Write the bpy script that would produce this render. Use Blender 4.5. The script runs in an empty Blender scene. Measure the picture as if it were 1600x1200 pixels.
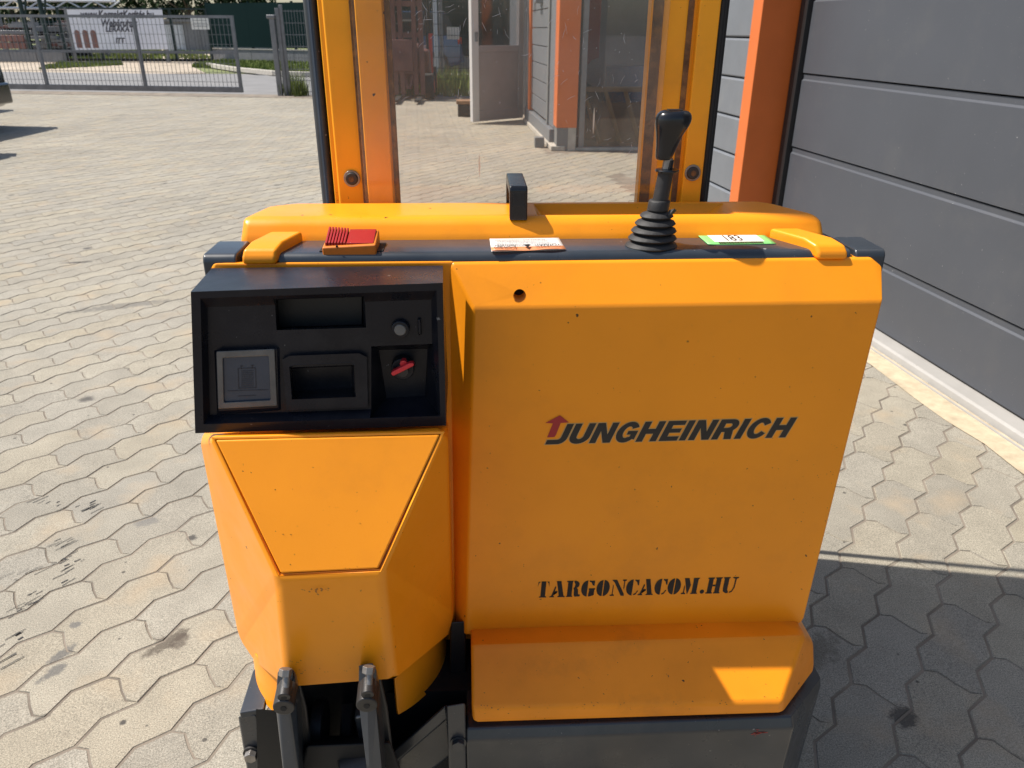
import bpy, bmesh, math, random
from mathutils import Vector, Matrix
R = math.radians
random.seed(7)
sc = bpy.context.scene
COL = sc.collection

# ------------------------------------------------------------------ camera, sky, sun, exposure
CAM_H, FPX = 1.2, 1195.0
PITCH, YAW, ROLL = R(24.9), R(3.0), 0.006
_fw = Vector((math.sin(YAW)*math.cos(PITCH), math.cos(YAW)*math.cos(PITCH), -math.sin(PITCH)))
_r0 = Vector((math.cos(YAW), -math.sin(YAW), 0)); _u0 = _r0.cross(_fw)
_r = _r0*math.cos(ROLL) + _u0*math.sin(ROLL); _u = -_r0*math.sin(ROLL) + _u0*math.cos(ROLL)
cam_d = bpy.data.cameras.new('camera'); cam = bpy.data.objects.new('camera', cam_d); COL.objects.link(cam)
cam_d.sensor_width = 36; cam_d.lens = 36*FPX/1600; cam_d.clip_end = 600; cam_d.clip_start = .02
cam_d.dof.use_dof = True; cam_d.dof.focus_distance = .98; cam_d.dof.aperture_fstop = 15
m = Matrix((_r, _u, -_fw)).transposed().to_4x4(); m.translation = Vector((0, 0, CAM_H)); cam.matrix_world = m
sc.camera = cam
SUN_TO = Vector((-1, .20, 1.55)).normalized()
world = bpy.data.worlds.new('World'); sc.world = world; world.use_nodes = True
wn = world.node_tree; bg = wn.nodes['Background']
sky = wn.nodes.new('ShaderNodeTexSky'); sky.sky_type = 'NISHITA'; sky.sun_disc = False
sky.sun_elevation = math.asin(SUN_TO.z); sky.sun_rotation = math.atan2(SUN_TO.x, SUN_TO.y) % (2*math.pi)
sky.air_density = 1.1; sky.dust_density = 1.5
wn.links.new(sky.outputs[0], bg.inputs[0]); bg.inputs[1].default_value = .105
sd = bpy.data.lights.new('sun', 'SUN'); sd.energy = 4.9; sd.angle = R(.53); sd.color = (1, .94, .86)
so = bpy.data.objects.new('sun', sd); COL.objects.link(so)
so.rotation_euler = (-SUN_TO).to_track_quat('-Z', 'Y').to_euler(); so.location = (-8, 2, 12)
sc.view_settings.view_transform = 'Standard'; sc.view_settings.look = 'None'
sc.view_settings.exposure = 0.43; sc.view_settings.gamma = 1; sc.view_settings.use_curve_mapping = False

# ------------------------------------------------------------------ measuring helpers (photo point -> place)
def ray(x, y): return _fw + _r*((x-800)/FPX) - _u*((y-600)/FPX)
def at(x, y, Y): d = ray(x, y); return d*(Y/d.y) + Vector((0, 0, CAM_H))
def gz(x, y, z=0): d = ray(x, y); return d*((z-CAM_H)/d.z) + Vector((0, 0, CAM_H))
def onplane(x, y, p, n): d = ray(x, y); o = Vector((0, 0, CAM_H)); return o + d*((p-o).dot(n)/d.dot(n))

# ------------------------------------------------------------------ object helpers
def tag(o, label=None, cat=None, group=None, kind=None):
    if label: o['label'] = label
    if cat: o['category'] = cat
    if group: o['group'] = group
    if kind: o['kind'] = kind
    return o
def empty(name, loc, label, cat, group=None):
    o = bpy.data.objects.new(name, None); o.location = loc; o.empty_display_size = .1; COL.objects.link(o)
    return tag(o, label, cat, group)
def wloc(p):
    return p.location.copy() if p.type == 'EMPTY' else Vector((0, 0, 0))    # meshes are modelled in place
def link(name, me, mat, parent=None, bevel=0, seg=3, smooth=True, ang=40, label=None):
    o = bpy.data.objects.new(name, me); COL.objects.link(o)
    if mat is not None:
        me.materials.clear()
        for q in (mat if isinstance(mat, (list, tuple)) else [mat]): me.materials.append(q)
    if parent is not None:
        o.parent = parent; o.matrix_parent_inverse = Matrix.Translation(-wloc(parent))
    if smooth:
        me.shade_smooth() if hasattr(me, 'shade_smooth') else None
        try: me.set_sharp_from_angle(angle=R(ang))
        except Exception: pass
    if bevel:
        b = o.modifiers.new('bevel', 'BEVEL'); b.width = bevel; b.segments = seg; b.limit_method = 'ANGLE'; b.angle_limit = R(22)
        b.harden_normals = True; b.miter_outer = 'MITER_ARC'
    if label: o['label'] = label
    return o
def from_bm(name, bm, mat, parent=None, **k):
    me = bpy.data.meshes.new(name); bmesh.ops.recalc_face_normals(bm, faces=bm.faces[:]); bm.to_mesh(me); bm.free()
    return link(name, me, mat, parent, **k)
def hull_bm(pts, dis=3):
    bm = bmesh.new()
    for p in pts: bm.verts.new(p)
    bmesh.ops.remove_doubles(bm, verts=bm.verts[:], dist=1e-5)
    res = bmesh.ops.convex_hull(bm, input=bm.verts[:])
    bad = [g for g in set(res['geom_interior'] + res['geom_unused']) if isinstance(g, bmesh.types.BMVert)]
    if bad: bmesh.ops.delete(bm, geom=bad, context='VERTS')
    bmesh.ops.dissolve_limit(bm, angle_limit=R(dis), verts=bm.verts[:], edges=bm.edges[:])
    return bm
def hull(name, pts, mat, parent=None, dis=3, **k): return from_bm(name, hull_bm(pts, dis), mat, parent, **k)
def add_box(bm, c, s, rz=0, mtx=None):
    M = (mtx or Matrix()) @ Matrix.Translation(c) @ Matrix.Rotation(rz, 4, 'Z') @ Matrix.Diagonal((*s, 1))
    bmesh.ops.create_cube(bm, size=1, matrix=M)
def box(name, c, s, mat, parent=None, rz=0, **k):
    bm = bmesh.new(); add_box(bm, c, s, rz); return from_bm(name, bm, mat, parent, **k)
def bx(name, x0, x1, y0, y1, z0, z1, mat, parent=None, **k):
    return box(name, ((x0+x1)/2, (y0+y1)/2, (z0+z1)/2), (abs(x1-x0), abs(y1-y0), abs(z1-z0)), mat, parent, **k)
def add_cyl(bm, p0, p1, r0, r1=None, n=20, cap=True):
    p0, p1 = Vector(p0), Vector(p1); r1 = r0 if r1 is None else r1
    d = p1-p0; q = d.to_track_quat('Z', 'Y').to_matrix().to_4x4(); q.translation = (p0+p1)/2
    bmesh.ops.create_cone(bm, cap_ends=cap, cap_tris=False, segments=n, radius1=r0, radius2=r1, depth=d.length, matrix=q)
def cyl(name, p0, p1, r0, mat, parent=None, r1=None, n=24, **k):
    bm = bmesh.new(); add_cyl(bm, p0, p1, r0, r1, n); return from_bm(name, bm, mat, parent, **k)
def rings_bm(rings, close=True):
    bm = bmesh.new(); vs = [[bm.verts.new(p) for p in r] for r in rings]; n = len(rings[0])
    for a, b in zip(vs, vs[1:]):
        for i in range(n): bm.faces.new((a[i], a[(i+1) % n], b[(i+1) % n], b[i]))
    if close: bm.faces.new(vs[0][::-1]); bm.faces.new(vs[-1])
    return bm
def bake(o):
    dg = bpy.context.evaluated_depsgraph_get(); me = bpy.data.meshes.new_from_object(o.evaluated_get(dg)); return me
def cut(o, cutter_bms):
    cs = []
    for b in cutter_bms:
        me = bpy.data.meshes.new('cutter'); bmesh.ops.recalc_face_normals(b, faces=b.faces[:]); b.to_mesh(me); b.free()
        c = bpy.data.objects.new('cutter', me); COL.objects.link(c); cs.append(c)
        md = o.modifiers.new('cut', 'BOOLEAN'); md.object = c; md.operation = 'DIFFERENCE'; md.solver = 'EXACT'
    bpy.context.view_layer.update()
    me = bake(o); o.modifiers.clear(); o.data = me
    for c in cs: bpy.data.objects.remove(c, do_unlink=True)
    return o
def copy_tree(o, parent=None):
    c = o.copy(); COL.objects.link(c); c.parent = parent
    for ch in [q for q in bpy.data.objects if q.parent == o]: copy_tree(ch, c)
    return c
def raw(name, verts, faces, mat, parent=None, **k):
    me = bpy.data.meshes.new(name); me.from_pydata(verts, [], faces); me.update(); return link(name, me, mat, parent, **k)

# ------------------------------------------------------------------ materials
def N(t, typ, **kw):
    n = t.nodes.new(typ)
    for k, v in kw.items(): setattr(n, k, v)
    return n
def mat(name, col, rough=.5, metal=0, coat=0, var=.0, vscale=8, bump=0, bscale=60, specks=0, speck_col=(.03, .02, .012), spec=.5,
        dirt=0, dirt_col=(.12, .1, .08), dscale=5, rvar=0, emit=None):
    m = bpy.data.materials.new(name); m.use_nodes = True; t = m.node_tree; b = t.nodes['Principled BSDF']; L = t.links.new
    b.inputs['Roughness'].default_value = rough; b.inputs['Metallic'].default_value = metal
    b.inputs['Coat Weight'].default_value = coat; b.inputs['Coat Roughness'].default_value = .12
    b.inputs['Specular IOR Level'].default_value = spec
    tc = N(t, 'ShaderNodeTexCoord'); cur = None
    rgb = N(t, 'ShaderNodeRGB'); rgb.outputs[0].default_value = (*col, 1); cur = rgb.outputs[0]
    def noise(s, d=4, r=.55):
        n = N(t, 'ShaderNodeTexNoise'); n.inputs['Scale'].default_value = s; n.inputs['Detail'].default_value = d
        n.inputs['Roughness'].default_value = r; L(tc.outputs['Object'], n.inputs['Vector']); return n
    def ramp(a, p0, p1, c0=0, c1=1):
        r = N(t, 'ShaderNodeMapRange'); r.inputs[1].default_value = p0; r.inputs[2].default_value = p1
        r.inputs[3].default_value = c0; r.inputs[4].default_value = c1; L(a, r.inputs[0]); return r.outputs[0]
    def mix(f, a, c):
        x = N(t, 'ShaderNodeMix', data_type='RGBA'); L(f, x.inputs[0]); L(a, x.inputs[6]); x.inputs[7].default_value = (*c, 1); return x.outputs[2]
    if var:
        n = noise(vscale); h = N(t, 'ShaderNodeHueSaturation'); L(cur, h.inputs['Color'])
        L(ramp(n.outputs[0], .3, .7, 1-var, 1+var), h.inputs['Value']); cur = h.outputs[0]
    if dirt:
        n = noise(dscale, 8, .7); cur = mix(ramp(n.outputs[0], .52, .75, 0, dirt), cur, dirt_col)
    if specks:
        dn = noise(300, 2); va = N(t, 'ShaderNodeVectorMath', operation='MULTIPLY_ADD'); L(dn.outputs['Color'], va.inputs[0]); va.inputs[1].default_value = (.006, .006, .006); L(tc.outputs['Object'], va.inputs[2])
        for s_, th in ((55, .970), (120, .965), (240, .975)):
            v = N(t, 'ShaderNodeTexVoronoi'); v.inputs['Scale'].default_value = s_; L(va.outputs[0], v.inputs['Vector'])
            a = N(t, 'ShaderNodeMath', operation='LESS_THAN'); L(v.outputs['Distance'], a.inputs[0]); a.inputs[1].default_value = .10
            sp = N(t, 'ShaderNodeSeparateColor'); L(v.outputs['Color'], sp.inputs[0])
            g = N(t, 'ShaderNodeMath', operation='GREATER_THAN'); L(sp.outputs[0], g.inputs[0]); g.inputs[1].default_value = 1-(1-th)*specks
            mu = N(t, 'ShaderNodeMath', operation='MULTIPLY'); L(a.outputs[0], mu.inputs[0]); L(g.outputs[0], mu.inputs[1])
            cur = mix(mu.outputs[0], cur, speck_col)
    L(cur, b.inputs['Base Color'])
    if rvar:
        n = noise(14, 5, .6); L(ramp(n.outputs[0], .3, .7, max(.02, rough-rvar), rough+rvar), b.inputs['Roughness'])
    if bump:
        n = noise(bscale, 3, .6); bu = N(t, 'ShaderNodeBump'); bu.inputs['Strength'].default_value = bump; bu.inputs['Distance'].default_value = .002
        L(n.outputs[0], bu.inputs['Height']); L(bu.outputs[0], b.inputs['Normal'])
    if emit: b.inputs['Emission Color'].default_value = (*emit[0], 1); b.inputs['Emission Strength'].default_value = emit[1]
    return m
M = {}
M['yellow'] = mat('yellow_paint', (1.0, .335, .010), .36, coat=.08, spec=.32, var=.05, vscale=6, specks=1.2, bump=.05, bscale=240, dirt=.25, dirt_col=(.58, .19, .02), rvar=.08)
M['yellow_dirty'] = mat('yellow_paint_worn', (.96, .305, .010), .42, coat=.05, spec=.32, var=.08, vscale=9, specks=2.2, dirt=.35, dirt_col=(.34, .13, .03), dscale=7, rvar=.1)
M['ambermast'] = mat('mast_paint', (1.0, .41, .014), .42, coat=.05, spec=.3, var=.08, specks=1.6, dirt=.22, dirt_col=(.40, .17, .045), dscale=6)
M['grime'] = mat('brown_grime', (.15, .075, .03), .8, var=.5, vscale=60, dirt=.9, dirt_col=(.45, .22, .06), dscale=45, bump=.6, bscale=120)
M['grey'] = mat('slate_paint', (.030, .038, .048), .34, coat=.25, var=.15, vscale=10, specks=1, speck_col=(.3, .3, .3), dirt=.25, dirt_col=(.09, .085, .08), rvar=.08)
M['chassis'] = mat('chassis_paint', (.035, .038, .042), .33, coat=.3, var=.2, specks=1.5, speck_col=(.25, .24, .22), dirt=.45, dirt_col=(.11, .095, .08), dscale=6, rvar=.12)
M['console'] = mat('black_plastic', (.007, .0085, .014), .30, spec=.3, var=.3, bump=.12, bscale=500, specks=1.2, speck_col=(.14, .14, .14), dirt=.25, dirt_col=(.06, .06, .06), dscale=9, rvar=.07)
M['console_in'] = mat('black_plastic_inside', (.004, .005, .006), .5, bump=.1, bscale=500, dirt=.2, dirt_col=(.04, .04, .042))
M['rubber'] = mat('black_rubber', (.022, .021, .021), .62, var=.2, bump=.3, bscale=150, dirt=.4, dirt_col=(.07, .06, .055), dscale=14)
M['knob'] = mat('knob_plastic', (.009, .010, .012), .22, var=.1, rvar=.05)
M['worn'] = mat('worn_grey_plastic', (.13, .125, .115), .6, var=.2, vscale=40, dirt=.4, dirt_col=(.05, .05, .05), dscale=30)
M['screen'] = mat('display_screen', (.045, .058, .082), .22, var=.12, vscale=20, dirt=.25, dirt_col=(.12, .125, .13), dscale=14)
M['print'] = mat('screen_print', (.018, .022, .034), .4)
M['steel'] = mat('dull_steel', (.30, .28, .26), .45, metal=.8, var=.25, vscale=60, dirt=.5, dirt_col=(.10, .08, .06), dscale=50)
M['darksteel'] = mat('greasy_steel', (.045, .043, .042), .45, metal=.4, var=.3, dirt=.5, dirt_col=(.13, .11, .09), dscale=18, bump=.3)
M['black'] = mat('soot_black', (.008, .008, .008), .7, bump=.2)
M['red'] = mat('red_plastic', (.33, .012, .012), .38, var=.12, dirt=.2, dirt_col=(.16, .03, .02), dscale=40)
M['keyred'] = mat('key_red_plastic', (.75, .03, .04), .35)
M['orangebox'] = mat('switch_housing', (.62, .17, .012), .45, var=.1, dirt=.4, dirt_col=(.3, .1, .02), dscale=30)
M['ink'] = mat('black_lettering', (.014, .013, .012), .45, var=.4, vscale=30)
M['sprayink'] = mat('sprayed_lettering', (.018, .015, .012), .7, var=.5, vscale=60)
M['logored'] = mat('logo_red', (.40, .022, .022), .45)
M['outline'] = mat('letter_outline', (.62, .36, .12), .5)
M['white_label'] = mat('label_white', (.80, .78, .74), .5, var=.05)
M['orange_label'] = mat('label_orange', (.75, .28, .12), .5)
M['green_label'] = mat('label_green', (.25, .68, .20), .5)
M['tinyprint'] = mat('label_small_print', (.38, .37, .36), .6)
M['doorgrey'] = mat('anthracite_door', (.066, .071, .083), .5, var=.05, vscale=3, bump=.06, bscale=300, specks=1.3, speck_col=(.3, .3, .3), dirt=.18, dirt_col=(.14, .135, .125), dscale=4)
M['seal'] = mat('door_seal', (.012, .012, .013), .5)
M['siding'] = mat('grey_siding', (.155, .165, .18), .45, var=.05, dirt=.2, dirt_col=(.26, .25, .23))
M['plinth'] = mat('grey_plinth', (.16, .165, .165), .6, var=.1, dirt=.3, dirt_col=(.25, .23, .2))
M['orange'] = mat('orange_cladding', (.62, .145, .028), .42, var=.05, dirt=.12, dirt_col=(.5, .15, .05))
M['concrete'] = mat('pale_concrete', (.42, .39, .34), .85, var=.15, vscale=14, bump=.4, bscale=120, dirt=.3, dirt_col=(.26, .22, .17))
M['sill'] = mat('sill_metal', (.37, .355, .33), .45, var=.08, specks=1, speck_col=(.2, .17, .12), dirt=.25, dirt_col=(.3, .27, .22))
M['sand'] = mat('joint_sand', (.205, .172, .135), .95, var=.35, vscale=5, bump=.8, bscale=400, dirt=.6, dirt_col=(.30, .26, .2), dscale=3)
M['mortar'] = mat('mortar_strip', (.50, .41, .28), .9, var=.2, vscale=20, bump=.7, bscale=160, dirt=.35, dirt_col=(.36, .29, .2), dscale=9)
M['galv'] = mat('galvanised', (.22, .22, .225), .5, metal=.5, var=.15)
M['fencegreen'] = mat('dark_green_fence', (.008, .026, .024), .6)
M['asphalt'] = mat('asphalt', (.20, .195, .19), .9, var=.12, vscale=1.5, bump=.5, bscale=60)
M['dirtpath'] = mat('pale_dirt', (.40, .335, .255), .95, var=.25, vscale=1.2, dirt=.4, dirt_col=(.30, .24, .17), dscale=.8)
M['verge'] = mat('grass_soil', (.15, .17, .06), .95, var=.4, vscale=1.4, dirt=.4, dirt_col=(.26, .22, .13), dscale=.7)
M['grassblade'] = mat('grass_blades', (.17, .21, .06), .8, spec=.1, var=.45, vscale=.8)
M['leaf'] = mat('leaves', (.030, .050, .020), .8, spec=.1, var=.5, vscale=.5)
M['leaf2'] = mat('leaves_pale', (.042, .065, .03), .8, spec=.1, var=.5, vscale=.5)
M['bark'] = mat('bark', (.09, .065, .045), .9, var=.3)
M['tarp'] = mat('hoarding_sheet', (.007, .022, .022), .9, spec=.08, var=.12, vscale=.6)
M['banner'] = mat('banner_sheet', (.78, .78, .84), .6, var=.06, vscale=1)
M['bannerink'] = mat('banner_ink', (.05, .045, .06), .6)
M['bannerbrown'] = mat('banner_brown', (.24, .12, .10), .6, var=.2, vscale=4)
M['whitemetal'] = mat('white_metal', (.55, .57, .60), .5, var=.05)
M['shed'] = mat('grey_shed', (.20, .20, .205), .7, var=.1)
M['leafdoor'] = mat('door_leaf_panel', (.30, .27, .265), .45, var=.05)
M['pvc'] = mat('white_frame', (.62, .61, .60), .4)
M['carblack'] = mat('car_paint', (.010, .011, .013), .2, coat=1)
M['carblue'] = mat('car_paint_blue', (.02, .05, .12), .25, coat=1)
M['taillight'] = mat('tail_light', (.45, .06, .03), .2)
M['tyre'] = mat('tyre', (.015, .015, .015), .8)
M['rust'] = mat('forklift_paint', (.11, .036, .030), .5, var=.3, vscale=5, dirt=.5, dirt_col=(.10, .06, .05))
M['redpost'] = mat('red_paint', (.45, .03, .025), .45)
M['brownwood'] = mat('weathered_wood', (.22, .12, .06), .8, var=.3)
M['trestle'] = mat('pale_wood', (.45, .26, .10), .7, var=.2)
M['bluedrum'] = mat('blue_plastic', (.01, .06, .17), .4)
M['room'] = mat('workshop_wall', (.30, .27, .26), .8, var=.1)
M['roomfloor'] = mat('workshop_floor', (.16, .14, .12), .7, var=.1)

def _st(x, y, rx_, ry_, rot, amt, col=(.05, .046, .043)):
    p = gz(x, y); return (p.x, p.y, rx_, ry_, rot, amt, col)
STAINS = [_st(262, 1003, .060, .022, .9, .75, (.07, .055, .042)), _st(282, 1000, .022, .028, 0, .7, (.08, .062, .048)), _st(96, 1022, .040, .016, 1.0, .75, (.10, .098, .095)), _st(84, 1050, .040, .015, 1.0, .75, (.10, .098, .095)),
          _st(298, 840, .017, .017, 0, .85), _st(118, 977, .013, .013, 0, .7, (.10, .10, .10)), _st(192, 1129, .008, .008, 0, .9), _st(1412, 1121, .034, .030, .2, .8), _st(1416, 664, .012, .010, 0, .8),
          _st(190, 478, .30, .05, .35, .55, (.10, .097, .092)), _st(120, 410, .11, .02, .2, .8), _st(228, 815, .035, .030, .3, .5, (.12, .12, .12)), _st(1265, 1020, .10, .05, .6, .5, (.09, .078, .055)), _st(68, 1120, .018, .008, .4, .6)]
def stone_mat():
    m = bpy.data.materials.new('paver_concrete'); m.use_nodes = True; t = m.node_tree; b = t.nodes['Principled BSDF']; L = t.links.new
    g = N(t, 'ShaderNodeNewGeometry'); oi = N(t, 'ShaderNodeObjectInfo')
    ad = N(t, 'ShaderNodeMath', operation='ADD'); L(g.outputs['Random Per Island'], ad.inputs[0]); L(oi.outputs['Random'], ad.inputs[1])
    fr = N(t, 'ShaderNodeMath', operation='FRACT'); L(ad.outputs[0], fr.inputs[0])
    cr = N(t, 'ShaderNodeValToRGB'); L(fr.outputs[0], cr.inputs[0]); e = cr.color_ramp.elements
    e[0].position = 0; e[0].color = (.262, .240, .195, 1); e[1].position = 1; e[1].color = (.302, .268, .203, 1)
    for p, c in ((.25, (.286, .264, .218)), (.5, (.310, .280, .218)), (.75, (.272, .252, .210))):
        q = e.new(p); q.color = (*c, 1)
    def noise(s, d, r=.6):
        n = N(t, 'ShaderNodeTexNoise'); n.inputs['Scale'].default_value = s; n.inputs['Detail'].default_value = d; n.inputs['Roughness'].default_value = r
        L(g.outputs['Position'], n.inputs['Vector']); return n.outputs[0]
    def rng(a, p0, p1, c0, c1):
        r = N(t, 'ShaderNodeMapRange'); L(a, r.inputs[0])
        for i, v in enumerate((p0, p1, c0, c1)): r.inputs[i+1].default_value = v
        return r.outputs[0]
    cur = cr.outputs[0]
    def val(cur, f):
        h = N(t, 'ShaderNodeHueSaturation'); L(cur, h.inputs['Color']); L(f, h.inputs['Value']); return h.outputs[0]
    def mixc(f, a, c):
        x = N(t, 'ShaderNodeMix', data_type='RGBA'); L(f, x.inputs[0]); L(a, x.inputs[6]); x.inputs[7].default_value = (*c, 1); return x.outputs[2]
    cur = val(cur, rng(noise(360, 4, .85), .34, .66, .42, 1.58))       # grains
    cur = val(cur, rng(noise(9, 5), .3, .7, .90, 1.10))
    cur = val(cur, rng(noise(.9, 4), .3, .7, .90, 1.10))
    cur = mixc(rng(noise(2.6, 6, .7), .66, .82, 0, .55), cur, (.14, .125, .11))   # wide tyre-dirt patches
    cur = mixc(rng(noise(5.5, 4, .5), .56, .74, 0, .40), cur, (.42, .31, .19))    # sandy patches
    v = N(t, 'ShaderNodeTexVoronoi'); v.inputs['Scale'].default_value = 3.1; L(g.outputs['Position'], v.inputs['Vector'])
    sp = N(t, 'ShaderNodeSeparateColor'); L(v.outputs['Color'], sp.inputs[0])
    ns = noise(26, 3); s_ = N(t, 'ShaderNodeMath', operation='ADD'); L(v.outputs['Distance'], s_.inputs[0]); L(rng(ns, 0, 1, -.06, .06), s_.inputs[1])
    k = N(t, 'ShaderNodeMath', operation='MULTIPLY'); L(rng(s_.outputs[0], .05, .10, .8, 0), k.inputs[0])
    L(rng(sp.outputs[0], .62, .63, 0, 1), k.inputs[1]); cur = mixc(k.outputs[0], cur, (.060, .055, .052))    # oil drops
    v2 = N(t, 'ShaderNodeTexVoronoi'); v2.inputs['Scale'].default_value = 26; L(g.outputs['Position'], v2.inputs['Vector'])
    sp2 = N(t, 'ShaderNodeSeparateColor'); L(v2.outputs['Color'], sp2.inputs[0])
    k2 = N(t, 'ShaderNodeMath', operation='MULTIPLY'); L(rng(v2.outputs['Distance'], .10, .14, .8, 0), k2.inputs[0])
    L(rng(sp2.outputs[1], .90, .91, 0, 1), k2.inputs[1]); cur = mixc(k2.outputs[0], cur, (.05, .045, .04))
    for (cx, cy, rx_, ry_, rot, amt, col) in STAINS:
        mp = N(t, 'ShaderNodeMapping'); mp.vector_type = 'TEXTURE'; mp.inputs['Location'].default_value = (cx, cy, 0); mp.inputs['Rotation'].default_value = (0, 0, rot)
        mp.inputs['Scale'].default_value = (rx_, ry_, 1); L(g.outputs['Position'], mp.inputs[0])
        ln = N(t, 'ShaderNodeVectorMath', operation='LENGTH'); L(mp.outputs[0], ln.inputs[0])
        ad2 = N(t, 'ShaderNodeMath', operation='ADD'); L(ln.outputs['Value'], ad2.inputs[0]); L(rng(noise(38, 5, .7), .3, .7, -.45, .45), ad2.inputs[1])
        cur = mixc(rng(ad2.outputs[0], .55, 1.0, amt, 0), cur, col)
    L(cur, b.inputs['Base Color']); b.inputs['Roughness'].default_value = .85; b.inputs['Specular IOR Level'].default_value = .3
    bu = N(t, 'ShaderNodeBump'); bu.inputs['Strength'].default_value = .35; bu.inputs['Distance'].default_value = .0015
    L(noise(500, 3), bu.inputs['Height']); L(bu.outputs[0], b.inputs['Normal'])
    return m
M['paver'] = stone_mat()

def perspex_mat():
    m = bpy.data.materials.new('scratched_perspex'); m.use_nodes = True; t = m.node_tree; L = t.links.new
    t.nodes.remove(t.nodes['Principled BSDF']); out = t.nodes['Material Output']
    tr = N(t, 'ShaderNodeBsdfTransparent'); tr.inputs[0].default_value = (.965, .945, .92, 1)
    gl = N(t, 'ShaderNodeBsdfGlossy'); gl.inputs['Roughness'].default_value = .06
    df = N(t, 'ShaderNodeBsdfDiffuse'); df.inputs[0].default_value = (.82, .78, .66, 1)
    tc = N(t, 'ShaderNodeTexCoord')
    fac = None
    def add(a, b_):
        x = N(t, 'ShaderNodeMath', operation='ADD'); L(a, x.inputs[0]); L(b_, x.inputs[1]); return x.outputs[0]
    n = N(t, 'ShaderNodeTexNoise'); n.inputs['Scale'].default_value = 7; n.inputs['Detail'].default_value = 8; n.inputs['Roughness'].default_value = .7; L(tc.outputs['Object'], n.inputs[0])
    r = N(t, 'ShaderNodeMapRange'); L(n.outputs[0], r.inputs[0]); r.inputs[1].default_value = .35; r.inputs[2].default_value = .8; r.inputs[3].default_value = .014; r.inputs[4].default_value = .09
    fac = r.outputs[0]
    for i, (rot, sx, th) in enumerate(((.5, 5, .012), (-.9, 4, .010), (1.35, 6, .009), (.1, 7, .008))):   # scratches: thin stretched cells
        mp = N(t, 'ShaderNodeMapping'); mp.inputs['Rotation'].default_value = (0, rot, 0); mp.inputs['Scale'].default_value = (60+9*i, 1, sx); mp.inputs['Location'].default_value = (i*3.1, 0, i)
        L(tc.outputs['Object'], mp.inputs[0]); v = N(t, 'ShaderNodeTexVoronoi'); v.voronoi_dimensions = '3D'; L(mp.outputs[0], v.inputs['Vector']); v.inputs['Scale'].default_value = 1
        s_ = N(t, 'ShaderNodeMapRange'); L(v.outputs['Distance'], s_.inputs[0]); s_.inputs[1].default_value = .03; s_.inputs[2].default_value = .09; s_.inputs[3].default_value = .7; s_.inputs[4].default_value = 0
        sc_ = N(t, 'ShaderNodeSeparateColor'); L(v.outputs['Color'], sc_.inputs[0])
        g_ = N(t, 'ShaderNodeMath', operation='GREATER_THAN'); L(sc_.outputs[0], g_.inputs[0]); g_.inputs[1].default_value = .86
        mu = N(t, 'ShaderNodeMath', operation='MULTIPLY'); L(s_.outputs[0], mu.inputs[0]); L(g_.outputs[0], mu.inputs[1]); fac = add(fac, mu.outputs[0])
    mx = N(t, 'ShaderNodeMixShader'); L(fac, mx.inputs[0]); L(tr.outputs[0], mx.inputs[1]); L(df.outputs[0], mx.inputs[2])
    lw = N(t, 'ShaderNodeLayerWeight'); lw.inputs[0].default_value = .5
    pw_ = N(t, 'ShaderNodeMath', operation='POWER'); L(lw.outputs['Facing'], pw_.inputs[0]); pw_.inputs[1].default_value = 4
    fr = N(t, 'ShaderNodeMapRange'); L(pw_.outputs[0], fr.inputs[0]); fr.inputs[3].default_value = .025; fr.inputs[4].default_value = .5
    m2 = N(t, 'ShaderNodeMixShader'); L(fr.outputs[0], m2.inputs[0]); L(mx.outputs[0], m2.inputs[1]); L(gl.outputs[0], m2.inputs[2]); L(m2.outputs[0], out.inputs[0])
    return m
M['perspex'] = perspex_mat()
def glass_mat(name, tint=(.6, .62, .64), refl=1.5):
    m = bpy.data.materials.new(name); m.use_nodes = True; t = m.node_tree; L = t.links.new
    t.nodes.remove(t.nodes['Principled BSDF']); out = t.nodes['Material Output']
    tr = N(t, 'ShaderNodeBsdfTransparent'); tr.inputs[0].default_value = (*tint, 1)
    gl = N(t, 'ShaderNodeBsdfGlossy'); gl.inputs['Roughness'].default_value = .02
    lw = N(t, 'ShaderNodeLayerWeight'); lw.inputs[0].default_value = .5
    pw_ = N(t, 'ShaderNodeMath', operation='POWER'); L(lw.outputs['Facing'], pw_.inputs[0]); pw_.inputs[1].default_value = 3
    fr = N(t, 'ShaderNodeMapRange'); L(pw_.outputs[0], fr.inputs[0]); fr.inputs[3].default_value = .06*refl; fr.inputs[4].default_value = .6
    m2 = N(t, 'ShaderNodeMixShader'); L(fr.outputs[0], m2.inputs[0]); L(tr.outputs[0], m2.inputs[1]); L(gl.outputs[0], m2.inputs[2]); L(m2.outputs[0], out.inputs[0])
    return m
M['glass'] = glass_mat('window_glass', (.75, .76, .78), 1.0)

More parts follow.
